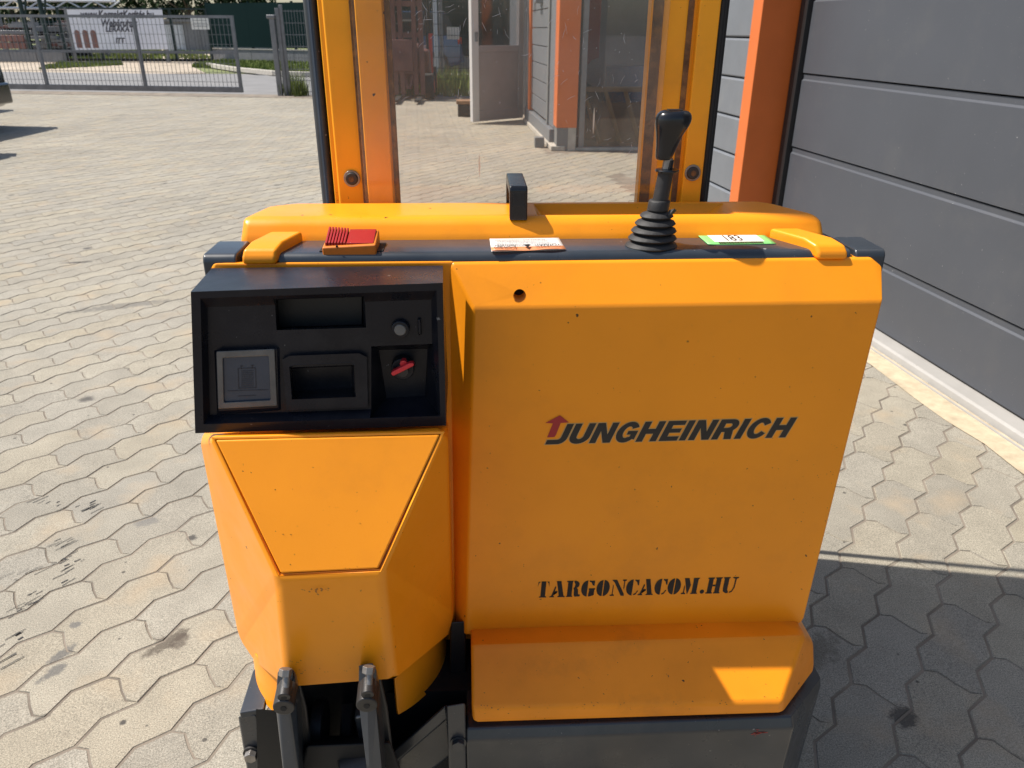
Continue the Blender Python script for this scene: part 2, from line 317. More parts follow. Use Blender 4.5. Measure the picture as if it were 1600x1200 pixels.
# ------------------------------------------------------------------ lettering: hand drawn glyph outlines, filled as 2D curves
def arc(cx, cy, rx, ry, a0, a1, n=10): return [(cx+rx*math.cos(R(a0+(a1-a0)*i/n)), cy+ry*math.sin(R(a0+(a1-a0)*i/n))) for i in range(n+1)]
S = .27
SANS = {
 'J': (.60, [[(.30, 1), (.57, 1), (.57, .33)] + arc(.27, .33, .30, .33, 0, -90, 8) + [(-.22, 0), (-.22, .22), (.16, .22)] + arc(.17, .36, .13, .14, -90, 0, 5)]),
 'U': (.86, [[(0, 1), (0, .36)] + arc(.41, .36, .41, .37, 180, 360, 14) + [(.82, 1), (.55, 1), (.55, .38)] + arc(.41, .38, .14, .16, 0, -180, 8) + [(.27, 1)]]),
 'N': (.90, [[(0, 0), (0, 1), (.30, 1), (.59, .42), (.59, 1), (.85, 1), (.85, 0), (.56, 0), (.26, .60), (.26, 0)]]),
 'G': (.90, [arc(.43, .5, .43, .52, 28, 318, 22) + [(.84, .12), (.84, .56), (.44, .56), (.44, .38), (.60, .38), (.60, .26)] + arc(.43, .5, .17, .29, -60, -310, 14) + [(.56, .66)]]),
 'H': (.90, [[(0, 0), (0, 1), (.27, 1), (.27, .63), (.57, .63), (.57, 1), (.84, 1), (.84, 0), (.57, 0), (.57, .39), (.27, .39), (.27, 0)]]),
 'E': (.78, [[(0, 0), (0, 1), (.74, 1), (.74, .79), (.27, .79), (.27, .61), (.70, .61), (.70, .41), (.27, .41), (.27, .22), (.75, .22), (.75, 0)]]),
 'I': (.33, [[(0, 0), (0, 1), (.27, 1), (.27, 0)]]),
 'R': (.90, [[(0, 0), (0, 1), (.50, 1)] + arc(.50, .69, .33, .31, 90, -50, 10) + [(.82, 0), (.52, 0), (.40, .37), (.27, .37), (.27, 0)], [(.27, .57), (.46, .57)] + arc(.46, .69, .11, .11, -90, 90, 8) + [(.27, .80)]]),
 'C': (.88, [arc(.43, .5, .43, .52, 30, 330, 22) + [(.60, .36)] + arc(.43, .5, .17, .29, -50, -310, 16) + [(.60, .64)]]),
}
def ser(x0, x1, y=0, h=.07): return [(x0, y), (x1, y), (x1, y+h), (x0, y+h)]
def crescent(cx, rx, side, gap=.03, inner=.0):   # half of a stencil O
    s_ = 1 if side > 0 else -1
    return [(cx+s_*gap, 1.0)] + [(cx+s_*(gap+(rx-gap)*math.sin(R(a))), .5+.5*math.cos(R(a))) for a in range(10, 171, 16)] + [(cx+s_*gap, 0.0)] + [(cx+s_*(gap+.05), .14), (cx+s_*(gap+.07), .5), (cx+s_*(gap+.05), .86)]
def half(cx, rx, side, gap): 
    s_ = 1 if side > 0 else -1
    return [(cx+s_*gap, 1.0)] + [(cx+s_*(gap+(rx-gap)*math.sin(R(a))), .5+.5*math.cos(R(a))) for a in range(12, 170, 14)] + [(cx+s_*gap, 0.0)]
STENCIL = {
 'T': (.84, [[(.25, .07), (.17, .06), (.15, 0), (.63, 0), (.61, .06), (.54, .07), (.54, 1), (.25, 1)], [(.02, .66), (.06, .98), (.19, .98), (.10, .90)], [(.76, .66), (.74, .98), (.60, .98), (.69, .90)]]),
 'A': (.96, [[(.36, 1), (.64, 1), (.87, .08), (.95, .05), (.95, 0), (.48, 0), (.50, .06), (.57, .09)], [(.30, .70), (.36, .62), (.20, .10), (.27, .05), (.27, 0), (-.03, 0), (-.02, .05), (.08, .08)], [(.28, .38), (.45, .38), (.47, .30), (.25, .30)]]),
 'R': (.96, [[(.05, 0), (.47, 0), (.45, .06), (.41, .08), (.41, .92), (.45, 1), (.03, 1), (.05, .94), (.12, .90), (.12, .08)], [(.50, 1)] + arc(.55, .76, .30, .24, 90, -60, 8) + [(.78, .46), (.82, .15), (.95, .12), (.93, .02), (.62, 0), (.55, .10), (.53, .44), (.50, .48), (.50, .56), (.56, .60), (.58, .80), (.50, .92)]]),
 'G': (.96, [half(.44, .42, -1, .03), [(.50, .50), (.90, .50), (.90, .44), (.86, .40), (.86, .08), (.62, 0), (.50, 0), (.50, .10), (.54, .40), (.50, .42)], [(.50, 1), (.62, .97), (.84, .98), (.84, .66), (.72, .70), (.62, .88), (.50, .92)]]),
 'O': (.92, [half(.44, .42, -1, .035), half(.44, .42, 1, .035)]),
 'N': (.96, [[(.02, 1), (.34, 1), (.90, .10), (.90, -.02), (.70, 0), (.20, .84), (.10, .93)], [(.12, .72), (.17, .62), (.17, .10), (.27, .06), (.27, 0), (.0, 0), (.0, .06), (.12, .10)], [(.70, 1), (.96, 1), (.96, .94), (.87, .90), (.87, .36), (.81, .48), (.81, .90), (.72, .94)]]),
 'C': (.84, [half(.46, .44, -1, .03), [(.54, 1), (.64, .96), (.80, .98), (.82, .62), (.74, .64), (.66, .84), (.54, .92)], [(.54, 0), (.68, .05), (.82, .28), (.76, .30), (.66, .14), (.54, .08)]]),
 'M': (1.16, [[(.10, 1), (.40, 1), (.56, .56), (.60, .68), (.44, .02), (.40, .02), (.14, .88)], [(.15, .58), (.21, .46), (.21, .10), (.30, .06), (.30, 0), (.03, 0), (.03, .06), (.14, .10)], [(.68, 1), (1.08, 1), (1.06, .94), (1.0, .92), (1.0, .08), (1.07, .06), (1.07, 0), (.62, 0), (.63, .06), (.70, .08), (.70, .80)]]),
 '.': (.42, [arc(.2, .13, .14, .13, 0, 340, 14)]),
 'H': (1.0, [[(.02, 0), (.44, 0), (.44, .06), (.38, .08), (.38, .92), (.44, .94), (.44, 1), (.02, 1), (.02, .94), (.09, .92), (.09, .08), (.02, .06)], [(.52, 0), (.94, 0), (.94, .06), (.88, .08), (.88, .92), (.94, .94), (.94, 1), (.52, 1), (.52, .94), (.58, .92), (.58, .08), (.52, .06)], [(.39, .55), (.57, .55), (.57, .45), (.39, .45)]]),
 'U': (.98, [[(.02, 1), (.44, 1), (.44, .94), (.38, .92), (.38, .22), (.46, .10), (.46, 0), (.30, 0), (.12, .12), (.09, .30), (.09, .92), (.02, .94)], [(.62, 1), (.98, 1), (.98, .94), (.86, .90), (.84, .34), (.72, .08), (.54, 0), (.54, .07), (.68, .16), (.76, .36), (.77, .90), (.62, .94)]]),
}
def glyph_mesh(name, contours, offset=0):
    cu = bpy.data.curves.new(name, 'CURVE'); cu.dimensions = '2D'; cu.fill_mode = 'BOTH'; cu.offset = offset
    for c in contours:
        sp = cu.splines.new('POLY'); sp.points.add(len(c)-1); sp.use_cyclic_u = True
        for i, p in enumerate(c): sp.points[i].co = (p[0], p[1], 0, 1)
    o = bpy.data.objects.new(name, cu); COL.objects.link(o); bpy.context.view_layer.update()
    me = bake(o); bpy.data.objects.remove(o, do_unlink=True); return me
def word(s, font, shear, track=0, only=None):
    x = 0; out = []
    for ch in s:
        w, cs = font[ch]
        out.append((ch, [[(p[0]+x+shear*p[1], p[1]) for p in c] for c in cs])); x += w+track
    return out, x-track
def place(me, fn):
    for v in me.vertices: v.co = fn(v.co.x, v.co.y)
    me.update(); return me
def font_mesh(s, size=1, bold=0, shear=0, align='LEFT', sx=1):
    cu = bpy.data.curves.new('t', 'FONT'); cu.body = s; cu.size = size; cu.offset = bold; cu.shear = shear; cu.align_x = align; cu.resolution_u = 3
    o = bpy.data.objects.new('t', cu); COL.objects.link(o); bpy.context.view_layer.update(); me = bake(o); bpy.data.objects.remove(o, do_unlink=True)
    return me

# =================================================================== THE SETTING
# ---- building line of the workshop wall (runs away from us, slightly to the left)
W0 = gz(1600, 700); W1 = gz(1366.5, 545); WD = (W1-W0).normalized(); WN = Vector((-WD.y, WD.x, 0))     # WN points into the wall? fixed below
if WN.x < 0: WN = -WN                                                                           # WN: from the yard into the building
def wp(s, off, z): return W0 + WD*s + WN*off + Vector((0, 0, z))
def ws(x, y, off): # point of the photo on the wall plane set back by off -> (s, z)
    p = onplane(x, y, W0+WN*off, WN); return (p-W0).dot(WD), p.z

YARD_END = 16.2
def gate_y(x): return gz(200, 147).y + (x-gz(200, 147).x)*(-.165)
# ground sheet to the horizon
raw('ground', [(-260, -160, -.034), (260, -160, -.034), (260, 420, -.034), (-260, 420, -.034)], [(0, 1, 2, 3)], M['asphalt'], smooth=False)['kind'] = 'structure'
a, b = (-16, gate_y(-16)), (2.6, gate_y(2.6))
bed = raw('paved_yard', [(-16, -40, -.0020), (2.6, -40, -.0020), (2.6, b[1], -.0020), (-16, a[1], -.0020)], [(0, 1, 2, 3)], M['sand'], smooth=False)
bed['kind'] = 'structure'

# ---- zigzag paving stones
PU = Vector((.6197, .7848)); PV = Vector((.7848, -.6197)); PL, PW, AMP = .2485, .1124, .0108
def zig(u):   # long side profile (rounded triangle wave, two teeth per stone)
    ph = (u/(PL/2)) % 1.0; t = 4*abs(ph-.5)-1
    return AMP*t
def stone_outline(g):
    pts = []
    us = [i*PL/4 for i in range(5)]
    for u in us: pts.append((u, zig(u)-PW/2))
    for f, du in ((.22, .011), (.5, -.002), (.78, -.011)): pts.append((PL+du, zig(0)-PW/2+PW*f))
    for u in reversed(us): pts.append((u, zig(u)+PW/2))
    for f, du in ((.78, -.011), (.5, -.002), (.22, .011)): pts.append((du, zig(0)-PW/2+PW*f))
    # shrink by g along inward normals
    n = len(pts); out = []
    for i in range(n):
        p0, p1, p2 = Vector(pts[i-1]), Vector(pts[i]), Vector(pts[(i+1) % n])
        t = (p2-p0).normalized(); nn = Vector((-t.y, t.x)); out.append(p1+nn*g*(.62 if 5 <= i % 8 <= 7 else 1))   # cross joints close tighter
    return out
top, low = stone_outline(.0044), stone_outline(.0018)
# drop points that add nothing so that a stone stays near 50 triangles
keep = list(range(len(top)))
top = [top[i] for i in keep]; low = [low[i] for i in keep]; NS = len(top)
cu_, cv_ = PL/2, 0
SV = [((p.x-cu_), (p.y-cv_), 0.0) for p in top] + [((p.x-cu_), (p.y-cv_), -.0035) for p in low]
SF = [tuple(range(NS))] + [(i, i+NS, (i+1) % NS+NS, (i+1) % NS) for i in range(NS)]
# v axis is PV, which makes (u, v, z) left handed: flip faces
def to_xy(u, v): return PU*u + PV*v
stone_me = bpy.data.meshes.new('paving_stone')
stone_me.from_pydata([(*to_xy(x, y), z) for x, y, z in SV], [], [tuple(reversed(f)) for f in SF])
bmx = bmesh.new(); bmx.from_mesh(stone_me); bmesh.ops.recalc_face_normals(bmx, faces=bmx.faces[:])
if [f for f in bmx.faces if len(f.verts) == NS][0].normal.z < 0: bmesh.ops.reverse_faces(bmx, faces=bmx.faces[:])
bmx.to_mesh(stone_me); bmx.free(); stone_me.materials.append(M['paver']); stone_me.shade_smooth()
try: stone_me.set_sharp_from_angle(angle=R(18))
except Exception: pass
anchor = Vector((-.810, 1.241))
A0, B0 = PU*PL, PU*(-PL/2)+PV*PW
spots = []
fw2 = Vector((math.sin(YAW), math.cos(YAW)))
for i in range(-130, 131):
    for j in range(-140, 141):
        p = anchor + A0*i + B0*j
        if not (-.3 < p.y < 17.5 and -12 < p.x < 2.9): continue
        if p.y > gate_y(p.x)-.25: continue
        q = Vector((p.x, p.y, 0)); off = (q-W0).dot(WN)
        if off > (-.06 if (q-W0).dot(WD) < 5 else .8): continue
        if p.y > 8.42 and p.x > .85 - .04*(p.y-8.5): continue
        d = q - Vector((0, 0, CAM_H)); zc = d.dot(_fw)
        if zc < .3: continue
        sx = 800+FPX*d.dot(_r)/zc; sy = 600-FPX*d.dot(_u)/zc
        m_ = 900/zc + 90
        if sx < -m_ or sx > 1600+m_ or sy > 1200+m_*1.2: continue
        vis = -40 < sx < 1640 and sy < 1240
        hid = 330 < sx < 1270 and sy > 330 or (400 < sx < 1290 and sy > 600)
        spots.append((zc if (vis and not hid) else zc+50, p.x, p.y))
spots.sort()
rr = random.Random(3)
for k, (_, x, y) in enumerate(spots[:300]):
    o = bpy.data.objects.new('paving_stone', stone_me); COL.objects.link(o)
    o.location = (x, y, rr.uniform(-.0010, .0008)); o.rotation_euler = (rr.uniform(-.004, .004), rr.uniform(-.004, .004), rr.uniform(-.006, .006))
    o.parent = bed
vs, fs = [], []
sv = [v.co.copy() for v in stone_me.vertices]; sf = [tuple(p.vertices) for p in stone_me.polygons]
for (_, x, y) in spots[300:]:
    b0 = len(vs); dz = rr.uniform(-.001, .0008); tx, ty = rr.uniform(-.004, .004), rr.uniform(-.004, .004)
    vs += [(v.x+x, v.y+y, v.z+dz+v.x*tx+v.y*ty) for v in sv]; fs += [tuple(i+b0 for i in f) for f in sf]
o = raw('paving_stones', vs, fs, M['paver'], bed, ang=18); o['kind'] = 'stuff'

# rubber scuff dashes on the stones at lower left
rs = random.Random(4); vs2, fs2 = [], []
for (xa, ya, xb, yb, n_) in ((20, 770, 140, 800, 3), (10, 905, 130, 868, 4), (5, 960, 60, 930, 3), (0, 1008, 40, 990, 2), (70, 855, 110, 845, 3), (150, 786, 140, 796, 4), (0, 1036, 12, 1032, 1), (100, 880, 105, 910, 3), (345, 600, 358, 700, 9)):
    for k in range(n_*3):
        u = rs.random(); x_, y_ = xa+(xb-xa)*u+rs.uniform(-9, 9), ya+(yb-ya)*u+rs.uniform(-6, 6); p = gz(x_, y_, .0016)
        l_, w_ = rs.uniform(.005, .024), rs.uniform(.0006, .0013); a_ = .90+rs.uniform(-.10, .10); ux, uy = math.cos(a_), math.sin(a_)
        if rs.random() < .3: l_ *= .4; w_ *= 1.6
        b0 = len(vs2); vs2 += [(p.x-ux*l_-uy*w_, p.y-uy*l_+ux*w_, p.z), (p.x+ux*l_-uy*w_, p.y+uy*l_+ux*w_, p.z), (p.x+ux*l_+uy*w_*.7, p.y+uy*l_-ux*w_*.7, p.z), (p.x-ux*l_+uy*w_, p.y-uy*l_-ux*w_, p.z)]; fs2.append((b0, b0+1, b0+2, b0+3))
o = raw('rubber_scuffs', vs2, fs2, M['rubber'], bed, smooth=False); o['kind'] = 'stuff'
# mortar strip along the wall, then a concrete band at the yard's end under the gate
def strip(name, pts, z, mt): 
    o = raw(name, [(p[0], p[1], z) for p in pts], [tuple(range(len(pts)))], mt, smooth=False); o['kind'] = 'structure'; return o
rr2 = random.Random(8)
edge = []
for i in range(60):
    s_ = -2.2+i*.16; edge.append(wp(s_, -.115-rr2.uniform(0, .022)-.012*math.sin(i*1.3), 0))
edge = [q for q in edge if (q-W0).dot(WD) < 2.0]
mp_ = [wp(-2.2, 0, 0), wp(2.0, 0, 0)] + edge[::-1]
strip('mortar_strip', mp_, .0022, M['mortar'])
g0, g1 = -14, 4
strip('gate_track_band', [(g0, gate_y(g0)-.32), (g1, gate_y(g1)-.32), (g1, gate_y(g1)+.35), (g0, gate_y(g0)+.35)], .004, M['sand'])

# ---- road beyond the gate, far kerb, dirt entry, verge
def far(x): return gz(200, 114).y + (x-gz(200, 114).x)*(-.19)
strip('verge', [(-250, far(-60)+2), (250, far(40)-2), (250, 400), (-250, 400)], -.028, M['verge'])
strip('road', [(-60, gate_y(-60)+.36), (40, gate_y(40)+.36), (40, far(40)), (-60, far(-60))], -.012, M['asphalt'])
strip('dirt_entry', [tuple(gz(*q)[:2]) for q in ((-260, 118), (322, 113.5), (300, 103), (345, 97), (336, 74), (250, 72), (180, 79), (100, 79), (-260, 90))], -.018, M['dirtpath'])
def kerb(pts, h=.12, w=.16):
    bm = bmesh.new()
    for p, q in zip(pts, pts[1:]):
        p, q = Vector(p), Vector(q); d = q-p; add_box(bm, (p+q)/2+Vector((0, 0, h/2)), (d.length+.01, w, h), math.atan2(d.y, d.x))
    return from_bm('kerb', bm, M['concrete'], bevel=.01, seg=1)
kp = [gz(326, 104), gz(340, 107), gz(372, 112), gz(430, 118), gz(475, 119.5), gz(620, 122), gz(760, 124)]
kerb(kp)['kind'] = 'structure'
def tufts(name, region, n, h, mt, label, seed, w=.02):
    r_ = random.Random(seed); vs, fs = [], []
    for _ in range(n):
        x, y = region(r_); hh = h*r_.uniform(.4, 1.2)
        for _ in range(5):
            a_ = r_.uniform(0, 6.28); dx, dy = math.cos(a_), math.sin(a_); l = r_.uniform(.1, .6)*hh
            b0 = len(vs); ox, oy = r_.uniform(-.06, .06), r_.uniform(-.06, .06)
            vs += [(x+ox-dy*w, y+oy+dx*w, -.03), (x+ox+dy*w, y+oy-dx*w, -.03), (x+ox+dx*l, y+oy+dy*l, hh)]; fs.append((b0, b0+1, b0+2))
    o = raw(name, vs, fs, mt, smooth=False); tag(o, label, 'grass', kind='stuff'); return o
def reg_quad(a, b_, c, d): 
    P = [gz(*q) for q in (a, b_, c, d)]
    def f(r_):
        u, v = r_.random(), r_.random(); p = P[0].lerp(P[1], u).lerp(P[3].lerp(P[2], u), v); return p.x, p.y
    return f
tufts('grass', reg_quad((300, 104), (520, 117), (520, 99), (350, 96)), 2600, .13, M['grassblade'], 'green grass verge below the dark hoarding', 1, .03)
tufts('grass', reg_quad((60, 108), (190, 101), (190, 97), (90, 98)), 700, .08, M['grassblade'], 'thin grass strip on the pale dirt beyond the road', 2, .03)
tufts('grass', reg_quad((105, 93), (330, 93), (335, 70), (105, 80)), 1500, .12, M['grassblade'], 'patchy grass behind the far wire gate', 3, .04)
tufts('weeds', reg_quad((440, 150), (478, 152), (478, 140), (445, 140)), 90, .36, M['grassblade'], 'weeds growing at the foot of the grey gate post', 4, .012)
tufts('weeds', reg_quad((600, 150), (735, 150), (735, 132), (600, 132)), 420, .42, M['grassblade'], 'tall weeds growing along the fence behind the red post', 5, .014)

# ---- workshop wall with sectional garage door
SILL_Z, DOOR_OFF = .028, .085
sJ, _ = ws(1237, 225, DOOR_OFF)           # far end of the door leaf
wall = empty('workshop_building', tuple(wp(0, .2, 0)), 'grey clad workshop wall with orange pillar beside the big garage door', 'building')
def wbox(name, s0, s1, o0, o1, z0, z1, mt, parent, **k):
    c = wp((s0+s1)/2, (o0+o1)/2, (z0+z1)/2); return box(name, c, (s1-s0, o1-o0, z1-z0), mt, parent, rz=math.atan2(WD.y, WD.x), **k)
def wprof(name, prof, s0, s1, mt, parent, **k):       # profile in (offset, z) swept along the wall
    return from_bm(name, rings_bm([[wp(s0, o_, z_) for o_, z_ in prof], [wp(s1, o_, z_) for o_, z_ in prof]]), mt, parent, **k)
DS0 = -3.2
wprof('door_sill', [(.004, -.02), (.012, SILL_Z-.006), (.022, SILL_Z), (DOOR_OFF+.05, SILL_Z), (DOOR_OFF+.05, -.02)], DS0, sJ+.02, M['sill'], wall, bevel=.002)
wprof('sill_edge', [(-.022, -.02), (-.022, .006), (-.014, .006), (-.014, -.02)], DS0, sJ+.02, M['sill'], wall)
garage = empty('garage_door', tuple(wp(-1, DOOR_OFF, SILL_Z)), 'anthracite sectional garage door with wide horizontal panels right of the machine', 'garage door')
zl = [ws(1600, yy, DOOR_OFF)[1] for yy in (516.6, 337.5, 153.7)]
zs = [SILL_Z+.004] + zl; step = zl[2]-zl[1]
while zs[-1] < 3.4: zs.append(zs[-1]+step)
for z0, z1 in zip(zs, zs[1:]):
    o_ = DOOR_OFF
    prof = [(o_+.012, z0+.002), (o_, z0+.012), (o_, z1-.008), (o_+.003, z1-.001), (o_+.013, z1+.001), (o_+.013, z1+.0), (o_+.05, z1), (o_+.05, z0)]
    prof = [(o_+.012, z0+.003), (o_, z0+.005), (o_, z1-.030), (o_+.007, z1-.023), (o_+.007, z1-.001), (o_+.05, z1-.001), (o_+.05, z0+.003)]
    wprof('door_panel', prof, DS0, sJ, M['doorgrey'], garage, bevel=.0012, seg=1)
wbox('bottom_seal', DS0, sJ, DOOR_OFF+.006, DOOR_OFF+.04, SILL_Z-.004, SILL_Z+.006, M['seal'], garage)
wbox('door_jamb', sJ+.002, sJ+.075, DOOR_OFF-.025, DOOR_OFF+.05, 0, 3.5, M['seal'], wall, bevel=.003)
# orange pillar: front face from 1193 to 1259 at the top of the photo
SP = sJ+.085
pl0 = onplane(1193, 0, wp(SP, 0, 0), WD); off_l = (pl0-W0).dot(WN)
pr0 = onplane(1259, 0, wp(SP, 0, 0), WD); off_r = (pr0-W0).dot(WN)
wbox('pillar', SP, SP+.11, off_l, max(off_r+.02, DOOR_OFF), 0.06, 3.6, M['orange'], wall, bevel=.004, label='orange clad pillar beside the garage door')
wbox('pillar_plinth', SP+.01, SP+.10, off_l+.01, DOOR_OFF, 0, .06, M['plinth'], wall)
sE = ws(1075, 150, .03)[0]
bh = .205
z = .12; k = 0
while z < 3.4:
    wprof('siding_board', [(.03, z+.003), (.022, z+.010), (.022, z+bh-.012), (.034, z+bh), (.06, z+bh), (.06, z+.003)], SP+.11, sE, M['siding'], wall); z += bh+.004; k += 1
wbox('plinth', SP+.11, sE, .02, .2, 0, .12, M['plinth'], wall)
wbox('wall_core', DS0-.5, sE, .14, .5, 0, 3.7, M['siding'], wall)
wbox('lintel', DS0-.5, SP, .05, .14, 3.42, 3.7, M['siding'], wall)

# ---- annex stepping out at the back (seen through the perspex)
AY = gz(870, 236).y; AX = gz(868, 236).x
ann = empty('office_annex', (AX+.6, AY+1, 0), 'annex with orange corner pillar, glazed workshop front and grey siding, seen through the perspex', 'building')
pw = at(905, 100, AY).x - AX
bx('corner_pillar', AX, AX+pw, AY, AY+.32, .24, 3.4, M['orange'], ann, bevel=.006)
bx('pillar_plinth', AX+.01, AX+pw-.09, AY+.01, AY+.3, 0, .24, M['plinth'], ann)
bx('pillar_foot', AX+pw-.09, AX+pw-.004, AY+.008, AY+.3, 0, .24, M['concrete'], ann)
XR = at(1130, 150, AY).x
bx('window_post', AX+pw+.03, AX+pw+.09, AY+.05, AY+.12, .03, 3.0, M['galv'], ann, bevel=.004)
bx('window_post', AX+pw+.004, AX+pw+.028, AY+.05, AY+.12, .03, 3.0, M['seal'], ann)
bx('window_post', AX+pw+1.02, AX+pw+1.07, AY+.05, AY+.12, .03, 3.0, M['galv'], ann, bevel=.004)
bx('threshold', AX+pw, XR, AY+.02, AY+.16, 0, .03, M['concrete'], ann, bevel=.003)
bx('glass_pane', AX+pw+.09, AX+pw+1.02, AY+.08, AY+.088, .03, 2.9, M['glass'], ann)
bx('glass_pane', AX+pw+1.07, XR, AY+.08, AY+.088, .03, 2.9, M['glass'], ann)
bx('header', AX+pw, XR, AY+.02, AY+.2, 3.0, 3.4, M['siding'], ann)
bx('room_back_wall', AX+.1, XR+1.5, AY+3.0, AY+3.1, 0, 3.4, M['room'], ann)
bx('room_floor', AX+.12, XR+1.5, AY+.17, AY+3.0, -.01, .02, M['roomfloor'], ann)
bx('room_ceiling', AX-.1, XR+1.5, AY+.2, AY+5.0, 3.4, 3.5, M['siding'], ann)
bx('room_side_wall', AX+.08, AX+.14, AY+.33, AY+3.0, 0, 3.4, M['room'], ann)
# long side of the annex going back to the door
SX = -.04
def side(y): return AX + (y-AY)*SX
def sbox(name, y0, y1, o0, o1, z0, z1, mt, **k):
    c = Vector((side((y0+y1)/2)+(o0+o1)/2, (y0+y1)/2, (z0+z1)/2)); return box(name, c, (o1-o0, (y1-y0), z1-z0), mt, ann, rz=math.atan(-SX), **k)
sbox('siding_panel', AY+.32, AY+.75, .02, .08, .2, 3.4, M['siding'])
sbox('panel_post', AY+.76, AY+.86, .0, .08, .2, 3.4, M['plinth'], bevel=.004)
z = .22
while z < 3.2:
    sbox('siding_board', AY+.87, AY+2.55, .018, .06, z, z+.19, M['siding'], bevel=.004, seg=1); z += .20
sbox('orange_trim', AY+2.56, AY+2.70, -.01, .06, .12, 3.4, M['orange'], bevel=.004)
sbox('plinth_rail', AY+.32, AY+2.95, -.03, .06, .05, .19, M['siding'], bevel=.006)
sbox('base_slab', AY+.0, AY+2.95, -.05, .1, 0, .05, M['concrete'], bevel=.006)
sbox('door_post', AY+2.72, AY+2.86, -.02, .08, .0, 3.2, M['galv'], bevel=.006)
sbox('far_wall', AY+3.9, AY+6, .02, .1, 0, 3.4, M['siding'])
sbox('wall_core', AY+2.9, AY+6.0, .11, .2, 0, 3.4, M['room'])
cb = at(842, 2, AY+1.6)
box('meter_box', (cb.x, AY+1.6, cb.z+.13), (.10, .22, .30), M['siding'], ann, bevel=.01)
box('wall_lamp', (cb.x-.06, AY+2.3, cb.z+.12), (.09, .12, .16), M['redpost'], ann, bevel=.02)
# door leaf standing open
H0, H1 = gz(815, 187), gz(737, 194)
dl = empty('entrance_door', tuple(H0), 'white framed half glazed door standing open, seen through the perspex', 'door')
dd = (H1-H0); dlen = dd.length; dang = math.atan2(dd.y, dd.x)
def dbox(name, a0, a1, z0, z1, th, mt, parent=dl, **k):
    c = H0 + dd.normalized()*((a0+a1)/2) + Vector((0, 0, (z0+z1)/2)); return box(name, c, (a1-a0, th, z1-z0), mt, parent, rz=dang, **k)
zr = onplane(775, 71, H0, Vector((-dd.y, dd.x, 0)).normalized()).z
dbox('stile', dlen-.12, dlen, .03, 2.15, .06, M['pvc'], bevel=.006)
dbox('stile', 0, .09, .03, 2.15, .06, M['leafdoor'], bevel=.006)
dbox('bottom_rail', .09, dlen-.12, .03, .17, .055, M['leafdoor'], bevel=.005)
dbox('mid_rail', .09, dlen-.12, zr-.08, zr, .055, M['leafdoor'], bevel=.005)
dbox('top_rail', .09, dlen-.12, 2.05, 2.15, .055, M['pvc'])
dbox('lower_panel', .09, dlen-.12, .17, zr-.08, .03, M['leafdoor'])
dbox('glass_pane', .09, dlen-.12, zr, 2.05, .02, M['glass'])
dbox('handle', dlen-.085, dlen-.055, zr+.05, zr+.17, .12, M['galv'], bevel=.006)
# things in the glazed workshop
q = at(972, 148, AY+.8); zq = .45
t = empty('oil_drum', (q.x, q.y, .02), 'blue drum standing inside the glazed workshop', 'drum')
cyl('barrel', (q.x, q.y, zq), (q.x, q.y, zq+.38), .24, M['bluedrum'], t, n=28, bevel=.01)
for zz in (.12, .30): cyl('barrel_hoop', (q.x, q.y, zq+zz), (q.x, q.y, zq+zz+.02), .245, M['bluedrum'], t, n=28)
bx('drum_stand', q.x-.28, q.x+.28, q.y-.25, q.y+.25, .02, zq, M['brownwood'], t, bevel=.01)
q = at(924, 60, AY+1.2)
t = empty('tool_cabinet', (q.x, q.y, .02), 'dark red tall cabinet inside the glazed workshop', 'cabinet')
bx('cabinet_body', q.x-.10, q.x+.10, q.y, q.y+.4, .02, 1.75, M['redpost'], t, bevel=.01)
bx('cabinet_door', q.x-.085, q.x+.085, q.y-.012, q.y-.001, .1, 1.7, M['redpost'], t, bevel=.004)
q = at(955, 200, AY+.4)
t = empty('work_trestle', (q.x, q.y, .02), 'yellowish wooden trestle leaning inside the glazed workshop', 'trestle')
for dx in (-.22, .02, .24): cyl('leg', (q.x+dx-.12, q.y-.05, .60), (q.x+dx+.10, q.y+.05, .03), .024, M['trestle'], t, n=10)
bx('top_beam', q.x-.34, q.x+.30, q.y-.08, q.y+.0, .58, .63, M['trestle'], t, bevel=.004)
q = at(935, 150, AY+.7)
t = empty('cable_reel', (q.x, q.y, .5), 'grey reel in front of the red cabinet inside the glazed workshop', 'reel')
cyl('reel_side', (q.x, q.y, .75), (q.x, q.y+.03, .75), .16, M['room'], t, n=24); cyl('reel_core', (q.x, q.y+.031, .75), (q.x, q.y+.16, .75), .07, M['black'], t, n=20); bx('reel_stand', q.x-.12, q.x+.12, q.y+.04, q.y+.14, .02, .70, M['black'], t)
# small block on the paving near the annex corner
p = gz(843, 231)
t = box('concrete_block', (p.x, p.y+.06, .055), (.105, .12, .11), M['plinth'], bevel=.006); tag(t, 'small dark concrete block lying on the pavers by the annex corner', 'block')
# flower box by the open door
p = gz(729, 183)
t = empty('planter', (p.x, p.y+.15, 0), 'small planter with brown rim standing left of the open door', 'planter')
box('tub', (p.x, p.y+.15, .09), (.26, .26, .18), M['black'], t, bevel=.02); box('rim', (p.x, p.y+.15, .205), (.30, .30, .05), M['brownwood'], t, bevel=.01)

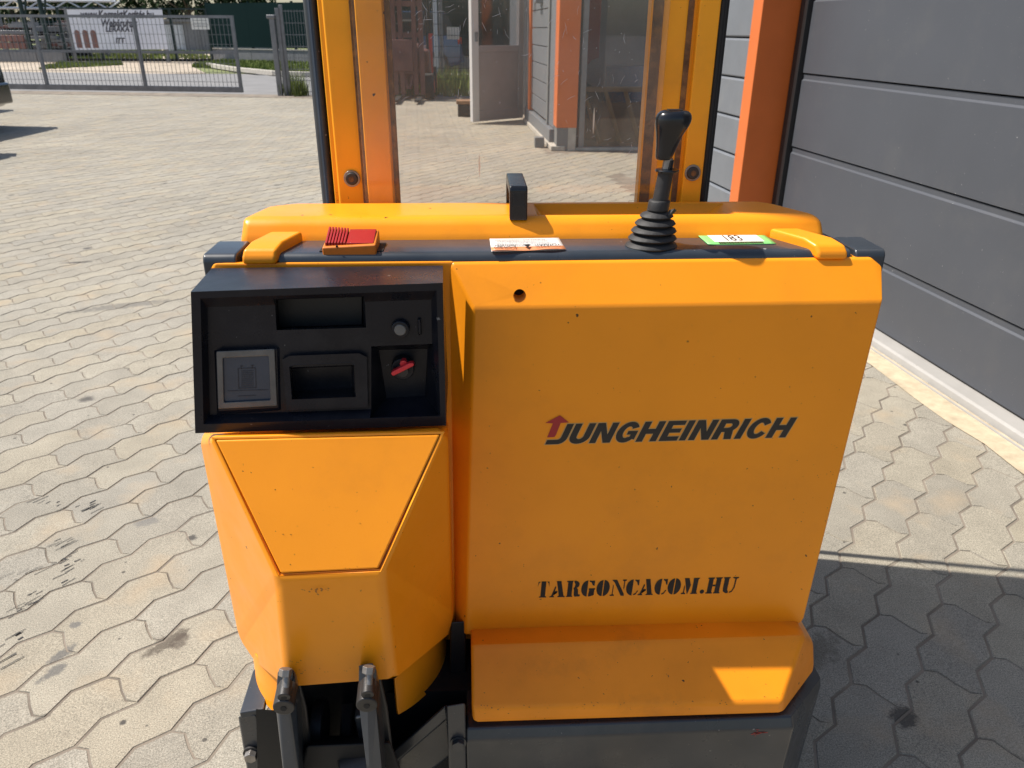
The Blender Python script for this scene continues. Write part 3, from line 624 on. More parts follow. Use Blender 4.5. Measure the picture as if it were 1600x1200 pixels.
# =================================================================== YARD BACKGROUND
# ---- sliding gate
GD = Vector((1, -.165, 0)).normalized(); gend = gz(380, 147)
gate = empty('sliding_gate', tuple(gend), 'long galvanised sliding gate with wire mesh infill at the far end of the yard', 'gate')
GA = math.atan2(GD.y, GD.x); GH = onplane(367, 24, gend, Vector((GD.y, -GD.x, 0))).z
def gp(s_, z_, o_=0): return gend - GD*s_ + Vector((0, 0, z_)) + Vector((-GD.y, GD.x, 0))*o_
def gbar(name, s0, s1, z0, z1, th, mt=None, parent=gate):
    c = gp((s0+s1)/2, (z0+z1)/2); return box(name, c, (s1-s0, th, z1-z0), mt or M['galv'], parent, rz=GA)
GL = 9.0
gbar('bottom_rail', 0, GL, .03, .13, .08); gbar('top_rail', 0, GL, GH-.05, GH, .06)
zm = onplane(350, 82, gend, Vector((GD.y, -GD.x, 0))).z
gbar('middle_rail', .05, GL, zm-.02, zm+.02, .04)
for xx in (378, 229, 76):
    s_ = (gend-onplane(xx, 140, gend, Vector((GD.y, -GD.x, 0)))).dot(GD); gbar('upright', max(0, s_-.025), max(0, s_-.025)+.055, .13, GH-.05, .06)
gbar('upright', 6.45, 6.50, .13, GH-.05, .06)
bm = bmesh.new(); s_ = .12
while s_ < GL: add_box(bm, gp(s_, (GH+.1)/2, -.02), (.007, .007, GH-.15), GA); s_ += .085
z = .22
while z < GH-.05: add_box(bm, gp(GL/2, z, -.024), (GL, .007, .007), GA); z += .17
from_bm('wire_mesh', bm, M['galv'], gate, smooth=False)['kind'] = 'stuff'
gb = bmesh.new()
for k in range(16):
    if k % 4 != 3: add_box(gb, gp(.2+k*.33, .075, .046), (.16, .006, .03), GA)
from_bm('track_rollers', gb, M['whitemetal'], gate, smooth=False)['kind'] = 'stuff'
# ---- gate post pair
gp0 = gz(444, 150)
post = empty('gate_post', tuple(gp0), 'pair of grey steel gate posts with a cap, left of the mast', 'post')
zt = at(436, 24, gp0.y).z
bx('post_shaft', gp0.x-.11, gp0.x-.02, gp0.y-.05, gp0.y+.05, 0, zt-.03, M['galv'], post, bevel=.005)
bx('post_shaft', gp0.x, gp0.x+.07, gp0.y, gp0.y+.08, 0, zt+.12, M['galv'], post, bevel=.005)
bx('cap', gp0.x-.15, gp0.x+.0, gp0.y-.07, gp0.y+.07, zt-.06, zt+.01, M['galv'], post, bevel=.02)
# ---- yard fence right of the gate post
def mesh_fence(p, q, h, label, mt, pitch=2.5, group=None, dx=.055, name='wire_fence'):
    p, q = Vector(p), Vector(q); d = q-p; L_ = d.length; u = d/L_; a_ = math.atan2(d.y, d.x)
    f = empty(name, tuple(p), label, 'fence', group)
    n = max(1, round(L_/pitch))
    for i in range(n+1): box('post', p+u*(L_*i/n)+Vector((0, 0, (h+.08)/2)), (.06, .05, h+.08), mt, f, rz=a_, bevel=.004)
    for i in range(n):
        bm = bmesh.new(); s0, s1 = L_*i/n+.03, L_*(i+1)/n-.03; s_ = s0
        while s_ < s1: add_box(bm, p+u*s_+Vector((0, 0, h/2+.03)), (.006, .006, h-.06), a_); s_ += dx
        z_ = .08
        while z_ < h: add_box(bm, p+u*((s0+s1)/2)+Vector((0, 0, z_)), (s1-s0, .008, .01), a_); z_ += .2
        from_bm('mesh_panel', bm, mt, f, smooth=False)['kind'] = 'stuff'
    return f
mesh_fence((gp0.x+.1, gp0.y+.05, 0), (gp0.x+2.3, gp0.y-.10, 0), zt+.10, 'grey mesh fence panel between gate post and mast', M['galv'], 2.2)
fx0 = gz(600, 146); fx1 = gz(736, 146)
mesh_fence((fx0.x, fx0.y, 0), (fx1.x+1.2, fx1.y-.15, 0), 1.9, 'dark mesh fence behind the forklift and open door', M['fencegreen'], 2.4)
# white double post
p = gz(690, 138)
t = empty('white_post', tuple(p), 'pale grey double post behind the red post', 'post')
bx('shaft', p.x-.13, p.x-.05, p.y, p.y+.08, 0, 2.8, M['whitemetal'], t, bevel=.005); bx('shaft', p.x-.02, p.x+.06, p.y+.02, p.y+.10, 0, 2.8, M['galv'], t, bevel=.005)
# red post
p = gz(675, 152); zt2 = at(675, 55, p.y).z
t = empty('red_post', tuple(p), 'short red steel post beside the dark forklift', 'post')
bx('shaft', p.x-.04, p.x+.04, p.y-.04, p.y+.04, 0, zt2, M['redpost'], t, bevel=.006); bx('cap', p.x-.055, p.x+.055, p.y-.055, p.y+.055, zt2, zt2+.03, M['redpost'], t, bevel=.01)
# notice on the fence
p = at(708, 52, fx1.y-.06)
t = box('notice_sheet', tuple(p), (.24, .006, .22), M['white_label'], bevel=.001, seg=1); tag(t, 'small pale notice sheet fixed to the dark mesh fence', 'notice')
# ---- dark forklift seen through the perspex
p = gz(640, 157); fx, fy = p.x, p.y
fk = empty('forklift', (fx, fy+.6, 0), 'dark reddish forklift parked by the fence, seen through the perspex', 'forklift')
hull('counterweight', [(fx-.40, fy+.35, .25), (fx+.40, fy+.35, .25), (fx-.38, fy+.25, .85), (fx+.38, fy+.25, .85), (fx-.38, fy+1.7, .25), (fx+.38, fy+1.7, .25), (fx-.36, fy+1.7, .9), (fx+.36, fy+1.7, .9)], M['rust'], fk, bevel=.05)
for dx in (-.36, .36):
    for yy, r_ in ((fy+.25, .23), (fy+1.4, .26)):
        w = cyl('wheel', (fx+dx-.09, yy, r_), (fx+dx+.09, yy, r_), r_, M['tyre'], fk, n=28, bevel=.02)
        cyl('rim', (fx+dx-.095, yy, r_), (fx+dx+.095, yy, r_), r_*.5, M['redpost'], w, n=20)
bx('fork_carriage', fx-.40, fx+.10, fy-.08, fy-.03, .50, 1.02, M['rust'], fk, bevel=.01)
for dx in (-.22, -.10, .14, .26): bx('mast_rail', fx+dx-.045, fx+dx+.035, fy-.02, fy+.08, .1, 2.6, M['rust'], fk, bevel=.005)
for zz in (.45, 1.05, 1.55, 2.3): bx('mast_crossbar', fx-.25, fx+.29, fy+.0, fy+.06, zz, zz+.09, M['rust'], fk, bevel=.005)
for dx in (-.18, .2):
    cyl('brace', (fx+dx, fy+.2, .95), (fx+dx*.1, fy-.02, .2), .03, M['rust'], fk, n=10)
    cyl('roof_post', (fx+dx*1.7, fy+.45, .85), (fx+dx*1.6, fy+.6, 2.0), .03, M['black'], fk, n=10)
    cyl('roof_post', (fx+dx*1.7, fy+1.5, .85), (fx+dx*1.6, fy+1.4, 2.0), .03, M['black'], fk, n=10)
    bx('fork', fx+dx-.05, fx+dx+.05, fy-.9, fy-.02, .04, .08, M['black'], fk, bevel=.005)
bx('overhead_guard', fx-.36, fx+.36, fy+.5, fy+1.5, 2.0, 2.06, M['black'], fk, bevel=.02)
bx('operator_seat', fx-.22, fx+.22, fy+.9, fy+1.3, .95, 1.35, M['black'], fk, bevel=.05)

# ---- cars
def car(name, loc, rz, paint, label, group=None):
    t = empty(name, loc, label, 'car', group)
    Mx = Matrix.Translation(loc) @ Matrix.Rotation(rz, 4, 'Z')
    def X(l): return [Mx @ Vector(q) for q in l]
    # long axis = local x, rear at x=0, front at x=-4.2 (body stations from rear to front: x, half width, z low, z top)
    st = [(0.0, .70, .34, .72), (-.10, .80, .26, .98), (-.35, .86, .22, 1.02), (-1.2, .88, .20, 1.00), (-2.6, .88, .20, .98), (-3.5, .86, .22, .90), (-4.0, .80, .26, .76), (-4.2, .66, .34, .60)]
    rings = []
    for x, w, z0, z1 in st:
        zm_ = (z0+z1)/2; rings.append(X([(x, -w*.92, z0), (x, -w, z0+.12), (x, -w, zm_+.1), (x, -w*.95, z1), (x, w*.95, z1), (x, w, zm_+.1), (x, w, z0+.12), (x, w*.92, z0)]))
    body = from_bm('body', rings_bm(rings), paint, t, bevel=.03, seg=2)
    cab = [(-.18, .74, 1.0), (-.38, .66, 1.50), (-.60, .62, 1.60), (-1.9, .60, 1.60), (-2.5, .64, 1.30), (-3.05, .74, .97)]
    hull('cabin', X([(x, s_*w, z_) for x, w, z_ in cab for s_ in (-1, 1)] + [(-.18, .74, .95), (-.18, -.74, .95), (-3.05, .74, .93), (-3.05, -.74, .93)]), M['seal'], t, bevel=.03, seg=2)
    hull('roof', X([(x, s_*w, z_) for x, w, z_ in ((-.42, .62, 1.60), (-.65, .60, 1.63), (-1.9, .58, 1.63), (-2.1, .58, 1.59), (-.42, .62, 1.56), (-2.1, .60, 1.56)) for s_ in (-1, 1)]), paint, t, bevel=.01)
    for x in (-.75, -3.3):
        for s_ in (-1, 1):
            p0, p1 = X([(x, s_*.70, .31), (x, s_*.89, .31)]); w = cyl('wheel', p0, p1, .31, M['tyre'], t, n=28, bevel=.02); cyl('rim', p0, p1+(p1-p0)*.03, .2, M['galv'], w, n=20)
    for s_ in (-1, 1): hull('tail_light', X([(.0+dx, s_*y_, z_) for dx, y_ in ((.004, .60), (-.13, .835)) for z_ in (.80, .98)] + [(-.2, s_*.6, .8), (-.2, s_*.6, .98)]), M['taillight'], t, bevel=.01)
    hull('rear_bumper', X([(x, s_*w, z_) for x, w in ((.06, .66), (-.08, .84)) for s_ in (-1, 1) for z_ in (.30, .55)]), paint, t, bevel=.03)
    box('number_plate', Mx @ Vector((.035, 0, .68)), (.02, .5, .11), M['white_label'], t, rz=rz)
    return t
car('parked_car', (-5.96, 10.1, 0), R(-2), M['carblack'], 'black parked car with red tail light just showing at the left edge', 'cars parked along the left of the yard')
car('parked_car', (-7.75, 12.45, 0), R(-2), M['carblack'], 'black parked car furthest from the camera, beyond the one showing its tail light', 'cars parked along the left of the yard')
car('parked_car', (-5.28, 7.75, 0), R(-4), M['carblack'], 'black parked car nearest the camera, known by its shadow on the pavers', 'cars parked along the left of the yard')
p = gz(700, 128)
car('blue_car', (p.x+.2, p.y+4, 0), R(12), M['carblue'], 'blue car beyond the dark mesh fence, seen through the perspex')

# ---- hoarding, banner and things across the road
HB0, HB1 = gz(333, 96), gz(475, 100)
hd = (HB1-HB0); hu = hd.normalized(); HL = 16; ha = math.atan2(hd.y, hd.x)
hn = Vector((-hu.y, hu.x, 0))
hz0 = onplane(400, 76, HB0, hn).z; hz1 = onplane(330, 5, HB0, hn).z
hoard = empty('site_hoarding', tuple(HB0), 'tall dark green sheet hoarding on a grey concrete base across the road', 'fence')
n = 8
for i in range(n):
    s0, s1 = HL*i/n, HL*(i+1)/n-.012
    box('base_slab', HB0+hu*((s0+s1)/2)+Vector((0, 0, hz0/2-.02)), (s1-s0, .12, hz0-.04), M['shed'], hoard, rz=ha, bevel=.01)
    bm = bmesh.new(); add_box(bm, HB0+hu*((s0+s1)/2)+Vector((0, 0, (hz0+hz1)/2+.02)), (s1-s0+.008, .04, hz1-hz0-.04), ha)
    from_bm('sheet_panel', bm, M['tarp'], hoard)
    box('post', HB0+hu*s0+hn*.08+Vector((0, 0, (hz1+.05)/2)), (.07, .07, hz1+.05), M['tarp'], hoard, rz=ha)
box('base_ledge', HB0+hu*(HL/2)+Vector((0, 0, hz0-.02)), (HL, .16, .035), M['concrete'], hoard, rz=ha)
# far wire gate with bottom rail
fgY = gz(200, 96).y
fg = empty('far_wire_gate', (gz(220, 96).x, fgY, 0), 'dark framed wire gate across the road, in front of the banner', 'gate')
x0, x1 = gz(100, 96).x, gz(338, 96).x
ztop = at(330, 13, fgY).z
bx('bottom_rail', x0, x1, fgY-.04, fgY+.04, .0, .10, M['black'], fg); bx('top_rail', x0, x1, fgY-.03, fgY+.03, ztop-.05, ztop, M['fencegreen'], fg)
for xx in (102, 161, 280, 337):
    q = gz(xx, 96).x; bx('upright', q-.035, q+.035, fgY-.03, fgY+.03, .1, ztop-.05, M['fencegreen'], fg)
bm = bmesh.new(); q = x0+.1
while q < x1: add_box(bm, (q, fgY, ztop/2), (.008, .008, ztop-.1)); q += .12
from_bm('wire_mesh', bm, M['fencegreen'], fg, smooth=False)['kind'] = 'stuff'
# banner
bY = fgY-.35
ban = empty('fence_shop_banner', tuple(at(180, 80, bY)), 'large white banner with dark lettering hung up across the road', 'banner')
c4 = [at(118, 78, bY), at(263, 77, bY), at(253, 15, bY), at(104, 15, bY)]
hull('banner_sheet', [(q.x, bY+dy, q.z) for q in c4 for dy in (0, .015)], M['banner'], ban)
def banner_text(s, xa, xb, yb, yt, name='banner_lettering'):
    me = font_mesh(s, 1, bold=.032); w = max(v.co.x for v in me.vertices); hcap = max(v.co.y for v in me.vertices)
    A_, B_, T_ = at(xa, yb, bY), at(xb, yb, bY), at(xa, yt, bY)
    place(me, lambda x, y: Vector((A_.x+(B_.x-A_.x)*x/w + (T_.x-A_.x)*y/hcap, bY-.006, A_.z+(B_.z-A_.z)*x/w+(T_.z-A_.z)*y/hcap)))
    return link(name, me, M['bannerink'], ban, smooth=False)
banner_text('www.KorrektKerítés.hu', 126, 240, 28, 16); banner_text('Webáruház', 158, 215, 41, 30); banner_text('LERAKAT', 165, 209, 49.5, 41); banner_text('ITT', 181, 195, 67, 59)
for i in range(3):
    q0, q1 = at(121+i*12.5, 75, bY), at(129.5+i*12.5, 75, bY); tz = at(119+i*12.5, 49, bY).z
    w = (q1.x-q0.x)/2
    bmv = [(q0.x, q0.z), (q1.x, q1.z)] + [(q0.x+w-.0+w*math.cos(R(a_)), tz-.05+.1*math.sin(R(a_))) for a_ in range(0, 181, 30)]
    bm = bmesh.new(); f = bm.faces.new([bm.verts.new((a_, bY-.004, b_)) for a_, b_ in bmv]); from_bm('fence_picture', bm, M['bannerbrown'], ban, smooth=False)
for xx in (112, 258): 
    q = at(xx, 60, bY+.1); bx('pole', q.x-.04, q.x+.04, bY+.03, bY+.11, 0, at(xx, 12, bY).z, M['galv'], ban)
# low concrete wall at far left, beams and white truss behind
q0, q1 = gz(-120, 97), gz(100, 97); lz = at(50, 79, q0.y).z
t = empty('low_wall', tuple(gz(50, 97)), 'low grey concrete wall across the road behind the gate', 'wall')
for i in range(5):
    a_, b_ = q0.lerp(q1, i/5), q0.lerp(q1, (i+1)/5); bx('wall_block', a_.x+.006, b_.x-.006, q1.y, q1.y+.3, 0, lz, M['shed'], t, bevel=.015)
tY = fgY+5
t = empty('white_truss', tuple(at(90, 90, tY)), 'white lattice truss beam stored high beyond the gate', 'truss')
xa, xb = at(-60, 10, tY).x, at(190, 10, tY).x; za, zb = at(100, 13, tY).z, at(100, 1, tY).z
for dy in (0, .5):
    cyl('chord', (xa, tY+dy, za), (xb, tY+dy, za), .045, M['whitemetal'], t, n=8); cyl('chord', (xa, tY+dy, zb), (xb-.4, tY+dy, zb), .045, M['whitemetal'], t, n=8)
k = 0; q = xa
while q < xb-.5:
    cyl('lattice_bar', (q, tY, za if k % 2 else zb), (q+.55, tY, zb if k % 2 else za), .03, M['whitemetal'], t, n=6); q += .55; k += 1
for xx in (0, 160): q = at(xx, 60, tY).x; bx('stand', q-.06, q+.06, tY+.1, tY+.4, 0, za, M['galv'], t)
for xx, zz, lab in ((52, 3.6, 'dark green pole left of the banner, further from it'), (82, 3.4, 'dark green pole just left of the white banner')):
    q = gz(xx, 92); t = empty('yard_pole', tuple(q), lab, 'pole', 'dark poles across the road'); cyl('shaft', (q.x, q.y, 0), (q.x, q.y, zz), .085, M['fencegreen'], t, n=12); box('foot_plate', (q.x, q.y, .02), (.3, .3, .04), M['fencegreen'], t)
    cyl('side_arm', (q.x, q.y, 1.2), (q.x+.25, q.y, 2.2), .04, M['fencegreen'], t, n=8)
rs = random.Random(5)
t = empty('scrap_pile', tuple(gz(80, 93)), 'dark pile of stacked steel parts beyond the low wall', 'scrap pile')
for i in range(46):
    q = gz(rs.uniform(8, 108), rs.uniform(88, 93)); zz = rs.uniform(.1, 1.35)
    c_ = rs.choice(['black', 'rust', 'shed', 'galv', 'tarp', 'shed'])
    box('steel_part', (q.x, q.y+1.2, zz), (rs.uniform(.4, 2.0), rs.uniform(.2, .5), rs.uniform(.06, .22)), M[c_], t, rz=rs.uniform(-.3, .3), bevel=.01, seg=1)
t = empty('brown_crates', tuple(gz(25, 92)), 'stacked reddish brown crates at far left behind the gate', 'crates')
for i in range(5):
    for j in range(2):
        q = gz(6+i*9, 91); box('crate', (q.x, q.y, .35+.26*j+.13), (.30, .4, .24), M['bannerbrown'], t, bevel=.01, seg=1)
# grey shed, small sign, mound
sY = fgY+14
t = empty('grey_shed', tuple(at(300, 70, sY)), 'long low grey shed in the distance behind the small white sign', 'shed')
xa, xb = at(254, 50, sY).x, at(420, 50, sY).x; zt3 = at(300, 34, sY).z
bx('wall', xa, xb, sY, sY+3, 0, zt3, M['shed'], t); bx('roof', xa-.2, xb+.2, sY-.2, sY+3.2, zt3, zt3+.12, M['galv'], t)
for i in range(6): bx('wall_seam', xa+1+i*.9, xa+1.05+i*.9, sY-.03, sY-.002, 0, zt3, M['galv'], t)
q = at(265, 60, sY); t2 = bx('shed_door', q.x-.4, q.x+.8, sY-.05, sY-.004, 0, zt3-.15, M['whitemetal'], t)
q = at(312, 36, fgY-.1)
t = empty('small_sign', tuple(q), 'small white sign with faint grid hung on the far wire gate', 'sign')
a_, b_ = at(300, 46, fgY-.1), at(325, 27, fgY-.1); bx('sign_plate', a_.x, b_.x, fgY-.10, fgY-.085, a_.z, b_.z, M['white_label'], t)
for i in range(3): zz = a_.z+(b_.z-a_.z)*(.25+.25*i); bx('sign_line', a_.x+.06, b_.x-.06, fgY-.106, fgY-.102, zz-.012, zz+.012, M['tinyprint'], t)
q = gz(288, 70)
bm = bmesh.new(); bmesh.ops.create_icosphere(bm, subdivisions=3, radius=1); rs = random.Random(2)
for v in bm.verts: v.co = Vector((v.co.x*1.5, v.co.y*1.1, max(-.05, v.co.z*.6)))*(1+rs.uniform(-.08, .08)); 
bmesh.ops.translate(bm, verts=bm.verts[:], vec=q)
tag(from_bm('soil_mound', bm, M['sand']), 'dark soil mound beside the dirt track beyond the far gate', 'mound')

# ---- trees
def tree(x, y, h, r, seed, mt, label, trunk=.3):
    rs = random.Random(seed); t = empty('tree', (x, y, 0), label, 'tree', 'trees beyond the road')
    bm = bmesh.new(); add_cyl(bm, (x, y, -.03), (x+rs.uniform(-.2, .2), y, h*.6), r*.09+.06, .06, 8)
    for k in range(5):
        a_ = rs.uniform(0, 6.28); z_ = h*rs.uniform(.25, .55); add_cyl(bm, (x, y, z_), (x+math.cos(a_)*r*.7, y+math.sin(a_)*r*.7, z_+h*.2), .07, .02, 6)
    from_bm('trunk', bm, M['bark'], t)
    vs, fs = [], []
    blobs = []
    for _ in range(26):
        z_ = rs.uniform(trunk, 1); wr = r*math.sqrt(max(.05, 1-((z_-.5)/.55)**2)); a_ = rs.uniform(0, 6.28); d_ = wr*math.sqrt(rs.random())
        blobs.append((x+math.cos(a_)*d_, y+math.sin(a_)*d_, z_*h, r*rs.uniform(.22, .42)))
    for bxx, byy, bz, br in blobs:
        for _ in range(95):
            v = Vector((rs.gauss(0, 1), rs.gauss(0, 1), rs.gauss(0, 1))).normalized()*br*rs.uniform(.6, 1.05)
            c = Vector((bxx, byy, bz))+Vector((v.x, v.y, v.z*.8)); s_ = rs.uniform(.07, .2)
            a1 = Vector((rs.gauss(0, 1), rs.gauss(0, 1), rs.gauss(0, 1))).normalized(); a2 = a1.cross(Vector((rs.gauss(0, 1), rs.gauss(0, 1), rs.gauss(0, 1)))).normalized()
            b0 = len(vs); vs += [c-a1*s_, c+a2*s_*.6, c+a1*s_, c-a2*s_*.6]; fs.append((b0, b0+1, b0+2, b0+3))
    raw('crown', vs, fs, mt, t, smooth=False); return t
tl = [(-38, 62, 4.6, 2.2), (-33.5, 60, 4.0, 2.2), (-30, 57, 5.4, 2.4), (-26.8, 58, 5.0, 2.3), (-23.8, 56, 4.4, 2.2), (-21, 58, 4.9, 2.3), (-18.2, 56, 4.4, 2.1), (-15.7, 58, 4.0, 2.2), (-14.6, 60, 3.4, 2.0), (-5.5, 58, 5.5, 2.5), (-1.5, 60, 5.8, 2.6), (2.5, 58, 5.2, 2.6)]
tn = ['round dark tree far left behind the truss', 'low tree behind the white truss, second from the left', 'tall dark tree above the left edge of the banner', 'bushy dark tree directly above the banner lettering', 'mid green tree above the right half of the banner', 'tall narrow tree behind the right edge of the banner', 'bushy tree above the grey shed, left of the small sign', 'lower tree above the small white sign', 'tree just left of the dark hoarding', 'dark tree seen left through the perspex above the forklift', 'dark tree seen through the perspex behind the blue car', 'dark tree hidden mostly by the open door']
for i, (x, y, h, r_) in enumerate(tl): tree(x, y, h, r_, 20+i, M['leaf' if i % 3 else 'leaf2'], tn[i], .12)
# dark hedge wall behind the perspex view
t = empty('green_screen_fence', (-2, 21, 0), 'dark green screened fence beyond the forklift, seen through the perspex', 'fence')
for i in range(5):
    bx('screen_panel', -4.6+i*1.6, -3.02+i*1.6, 24.9, 24.94, .45, 2.0, M['tarp'], t); bx('post', -4.62+i*1.6, -4.56+i*1.6, 24.95, 25.01, 0, 2.1, M['tarp'], t)
    bx('base_slab', -4.6+i*1.6, -3.02+i*1.6, 24.85, 24.97, 0, .42, M['shed'], t)
#MACHINE

# =================================================================== THE MACHINE (pedestrian stacker)
ST = empty('pallet_stacker', (.1, 1.0, 0), 'yellow pedestrian pallet stacker with black control console, seen from its battery cover side', 'stacker')
Yl = M['yellow']; YP = .87
def rx(x0, x1, y0, y1, r, n=5):    # rounded rectangle in pixels, clockwise from top left
    return (arc(x0+r, y0+r, r, r, 180, 270, n) + arc(x1-r, y0+r, r, r, 270, 360, n) + arc(x1-r, y1-r, r, r, 0, 90, n) + arc(x0+r, y1-r, r, r, 90, 180, n))
def ring(pts, Y): return [at(x, y, Y) for x, y in pts]

# ---- big front cover (closed, faceted, rounded)
cover_pts = []
def corner(cx, cy, r, a0, a1, Y, n=4): return [at(cx+r*math.cos(R(a0+(a1-a0)*i/n)), cy+r*math.sin(R(a0+(a1-a0)*i/n)), Y) for i in range(n+1)]
front = [at(740, 482, YP), at(1379, 472, YP)] + corner(1240, 960, 18, 0, 90, YP, 4) + [at(728, 992, YP)]
topm = [at(704, 410, .90), at(1362, 402.5, .90), at(1378, 416, .896)]
def back(p, Y): return Vector((p.x, Y, p.z))
side_l = [at(700, 432, .902), at(712, 985, .90)]
cp = front + topm + side_l
cp += [back(p, .93) for p in (front[1], *front[2:7], topm[0], topm[1], topm[2], side_l[0], side_l[1])]
cover = hull('front_cover', cp, Yl, ST, dis=6, bevel=.0090, seg=5)
cover.modifiers[0].angle_limit = R(26)
hx = at(812, 463, .878)
hb = bmesh.new(); add_cyl(hb, hx+Vector((0, -.06, 0)), hx+Vector((0, .045, 0)), .0078, n=28)
cut(cover, [hb])
cover.data.shade_smooth(); cover.modifiers.new('wn', 'WEIGHTED_NORMAL')
try: cover.data.set_sharp_from_angle(angle=R(50))
except Exception: pass
cyl('hole_bore', hx+Vector((0, .028, 0)), hx+Vector((0, .034, 0)), .0079, M['black'], ST)
# body behind the column and cover
hull('side_body', [at(330, 412, .90), at(712, 409, .90), at(712, 980, .90), at(385, 985, .90)] + [back(p, .955) for p in (at(322, 430, .90), at(712, 409, .90), at(712, 980, .90), at(385, 985, .90))] + [at(322, 430, .905)], Yl, ST, bevel=.005)
hull('body_shell', [(x, y, z) for x, y in ((-.285, .945), (.485, .945), (-.235, 1.085), (.405, 1.085)) for z in (.30, .930)], Yl, ST, bevel=.01)

# ---- slate bar across the top
def rbar(name, xa, xb, mt, parent):
    z1 = .9550
    prof = [(.955, .93), (.955, z1)] + [(.9095+.006-.006*math.sin(R(a)), z1-.006+.006*math.cos(R(a))) for a in (0, 30, 60, 90)] + [(.9035, z1-.014), (.9040, .930)]
    prof = [(.971, .925), (.971, z1)] + [(.913-.010*math.sin(R(a)), z1-.010+.010*math.cos(R(a))) for a in (0, 18, 36, 54, 72, 90)] + [(.903, .925)]
    return from_bm(name, rings_bm([[(xa, y, z) for y, z in prof], [(xb, y, z) for y, z in prof]]), mt, parent, bevel=.003, seg=2)
barz = .9550
bar = rbar('top_bar', at(440, 395, .93).x, at(1316, 390, .93).x, M['grey'], ST)
rbar('bar_end', at(326, 395, .93).x, at(378, 395, .93).x, M['grey'], ST); rbar('bar_end', at(1322, 390, .93).x, at(1369, 388, .93).x, M['grey'], ST)
bx('bar_core', at(350, 395, .93).x, at(1345, 395, .93).x, .92, .955, .926, .948, M['black'], ST)

# ---- hood behind the bar, with tray and wrap-over tabs
HZ = .9795
def hoodpt(x, y, Y): return at(x, y, Y)
hx0, hx1 = at(365, 375, .962).x, at(1304, 356, .962).x
hbx0, hbx1 = at(434, 322, 1.085).x, at(1196, 310, 1.085).x
base = [(hx0, .973), (hx1, .973), (hx1-.006, .998), (hbx1+.012, 1.070), (hbx1-.008, 1.088), (hbx0+.02, 1.088), (hbx0-.012, 1.070), (hx0+.006, .998)]
hood = hull('hood', [(x, y, .925) for x, y in base]+[(x, max(y, .973), .950) for x, y in base]+[(x+(.004 if x < 0 else -.004), max(y, .990), HZ) for x, y in base], Yl, ST, dis=1, bevel=.0125, seg=6)
# tray cut: from px 830..1130, open towards the rear
ta, tb = at(835, 330, 1.04).x, at(1135, 330, 1.04).x
tr = hull_bm([(ta, .998, HZ+.0005), (tb, .998, HZ+.0005), (ta, .99, HZ+.02), (tb, .99, HZ+.02), (ta+.012, 1.010, HZ-.014), (tb-.022, 1.010, HZ-.014), (ta+.014, 1.064, HZ-.014), (tb-.020, 1.064, HZ-.014), (ta-.002, 1.070, HZ+.02), (tb+.006, 1.070, HZ+.02), (ta, 1.066, HZ+.0005), (tb+.004, 1.066, HZ+.0005)], 1)
cut(hood, [tr])
hood.data.shade_smooth(); hood.modifiers.new('wn', 'WEIGHTED_NORMAL')
def hook_tab(pxa, pxb, lean):
    xa, xb = at(pxa, 400, .905).x, at(pxb, 400, .905).x
    prof = [(.896, .9440), (.896, .953), (.902, .9620), (.920, .9668), (.970, .9672), (.970, .950), (.93, .950), (.903, .946)]
    r1 = [(xa+lean*(y-.9), y, z) for y, z in prof]; r2 = [(xb+lean*(y-.9), y, z) for y, z in prof]
    return from_bm('hood_tab', rings_bm([r1, r2]), Yl, hood_root, bevel=.004, seg=3)
hood_root = ST
hook_tab(381, 434, .26); hook_tab(1271, 1318, -.50)

# ---- black handle on the hood
hx_ = at(809, 345, 1.0).x
prof = [(.985, HZ-.004), (.985, HZ+.030), (.988, HZ+.034), (1.085, HZ+.034), (1.092, HZ+.030), (1.092, HZ-.004), (1.080, HZ-.004), (1.080, HZ+.022), (1.003, HZ+.022), (1.000, HZ+.018), (1.000, HZ-.004)]
hz2 = at(809, 290, .99).z
k = (hz2-HZ)/.034
prof = [(y, HZ+(z-HZ)*k) for y, z in prof]
handle = from_bm('carry_handle', rings_bm([[(hx_-.0115, y, z) for y, z in prof], [(hx_+.0115, y, z) for y, z in prof]]), M['knob'], ST, bevel=.0022, seg=2)
bx('grip_recess', hx_-.0075, hx_+.0075, .9846, .9856, HZ+.014, HZ+(.027)*k, M['console_in'], handle, bevel=.0004)

# ---- louvred red switch on the bar
zs_ = barz
sx0, sx1 = at(504, 392, .91).x, at(588, 388, .91).x
sw = hull('brake_switch', [(sx0, .907, zs_-.004), (sx1, .907, zs_-.004), (sx0, .907, zs_+.007), (sx1, .907, zs_+.010), (sx0+.003, .950, zs_-.004), (sx1, .950, zs_-.004), (sx0+.003, .950, zs_+.016), (sx1, .950, zs_+.018)], M['orangebox'], ST, bevel=.002, seg=2)
bx('switch_slot', sx1-.004, sx1+.0075, .913, .952, zs_-.001, zs_+.0012, M['black'], sw)
bx('switch_slot', sx0-.0045, sx0+.003, .913, .940, zs_-.001, zs_+.0012, M['black'], sw)
def swz(y): return zs_+.010+(y-.907)*.215
def slab(name, xa, xb, ya, yb, za, zb_, mt, par): return hull(name, [(xa, ya, za), (xb, ya, za), (xa, yb, zb_), (xb, yb, zb_), (xa, ya, za-.005), (xb, ya, za-.005), (xa, yb, zb_-.005), (xb, yb, zb_-.005)], mt, par, bevel=.0006, seg=2)
slab('red_rocker', sx0+.029, sx1-.003, .911, .947, swz(.911)+.0005, swz(.947)+.001, M['red'], sw)
for i in range(7):
    xa = sx0+.0035+i*.0036; slab('red_louvre', xa, xa+.0026, .911, .947, swz(.911)+.0012, swz(.947)+.0045-.0003*i, M['red'], sw)
p = at(526, 385, .907); cyl('screw_hole', (p.x, .9062, p.z), (p.x, .909, p.z), .0012, M['black'], sw, n=12)

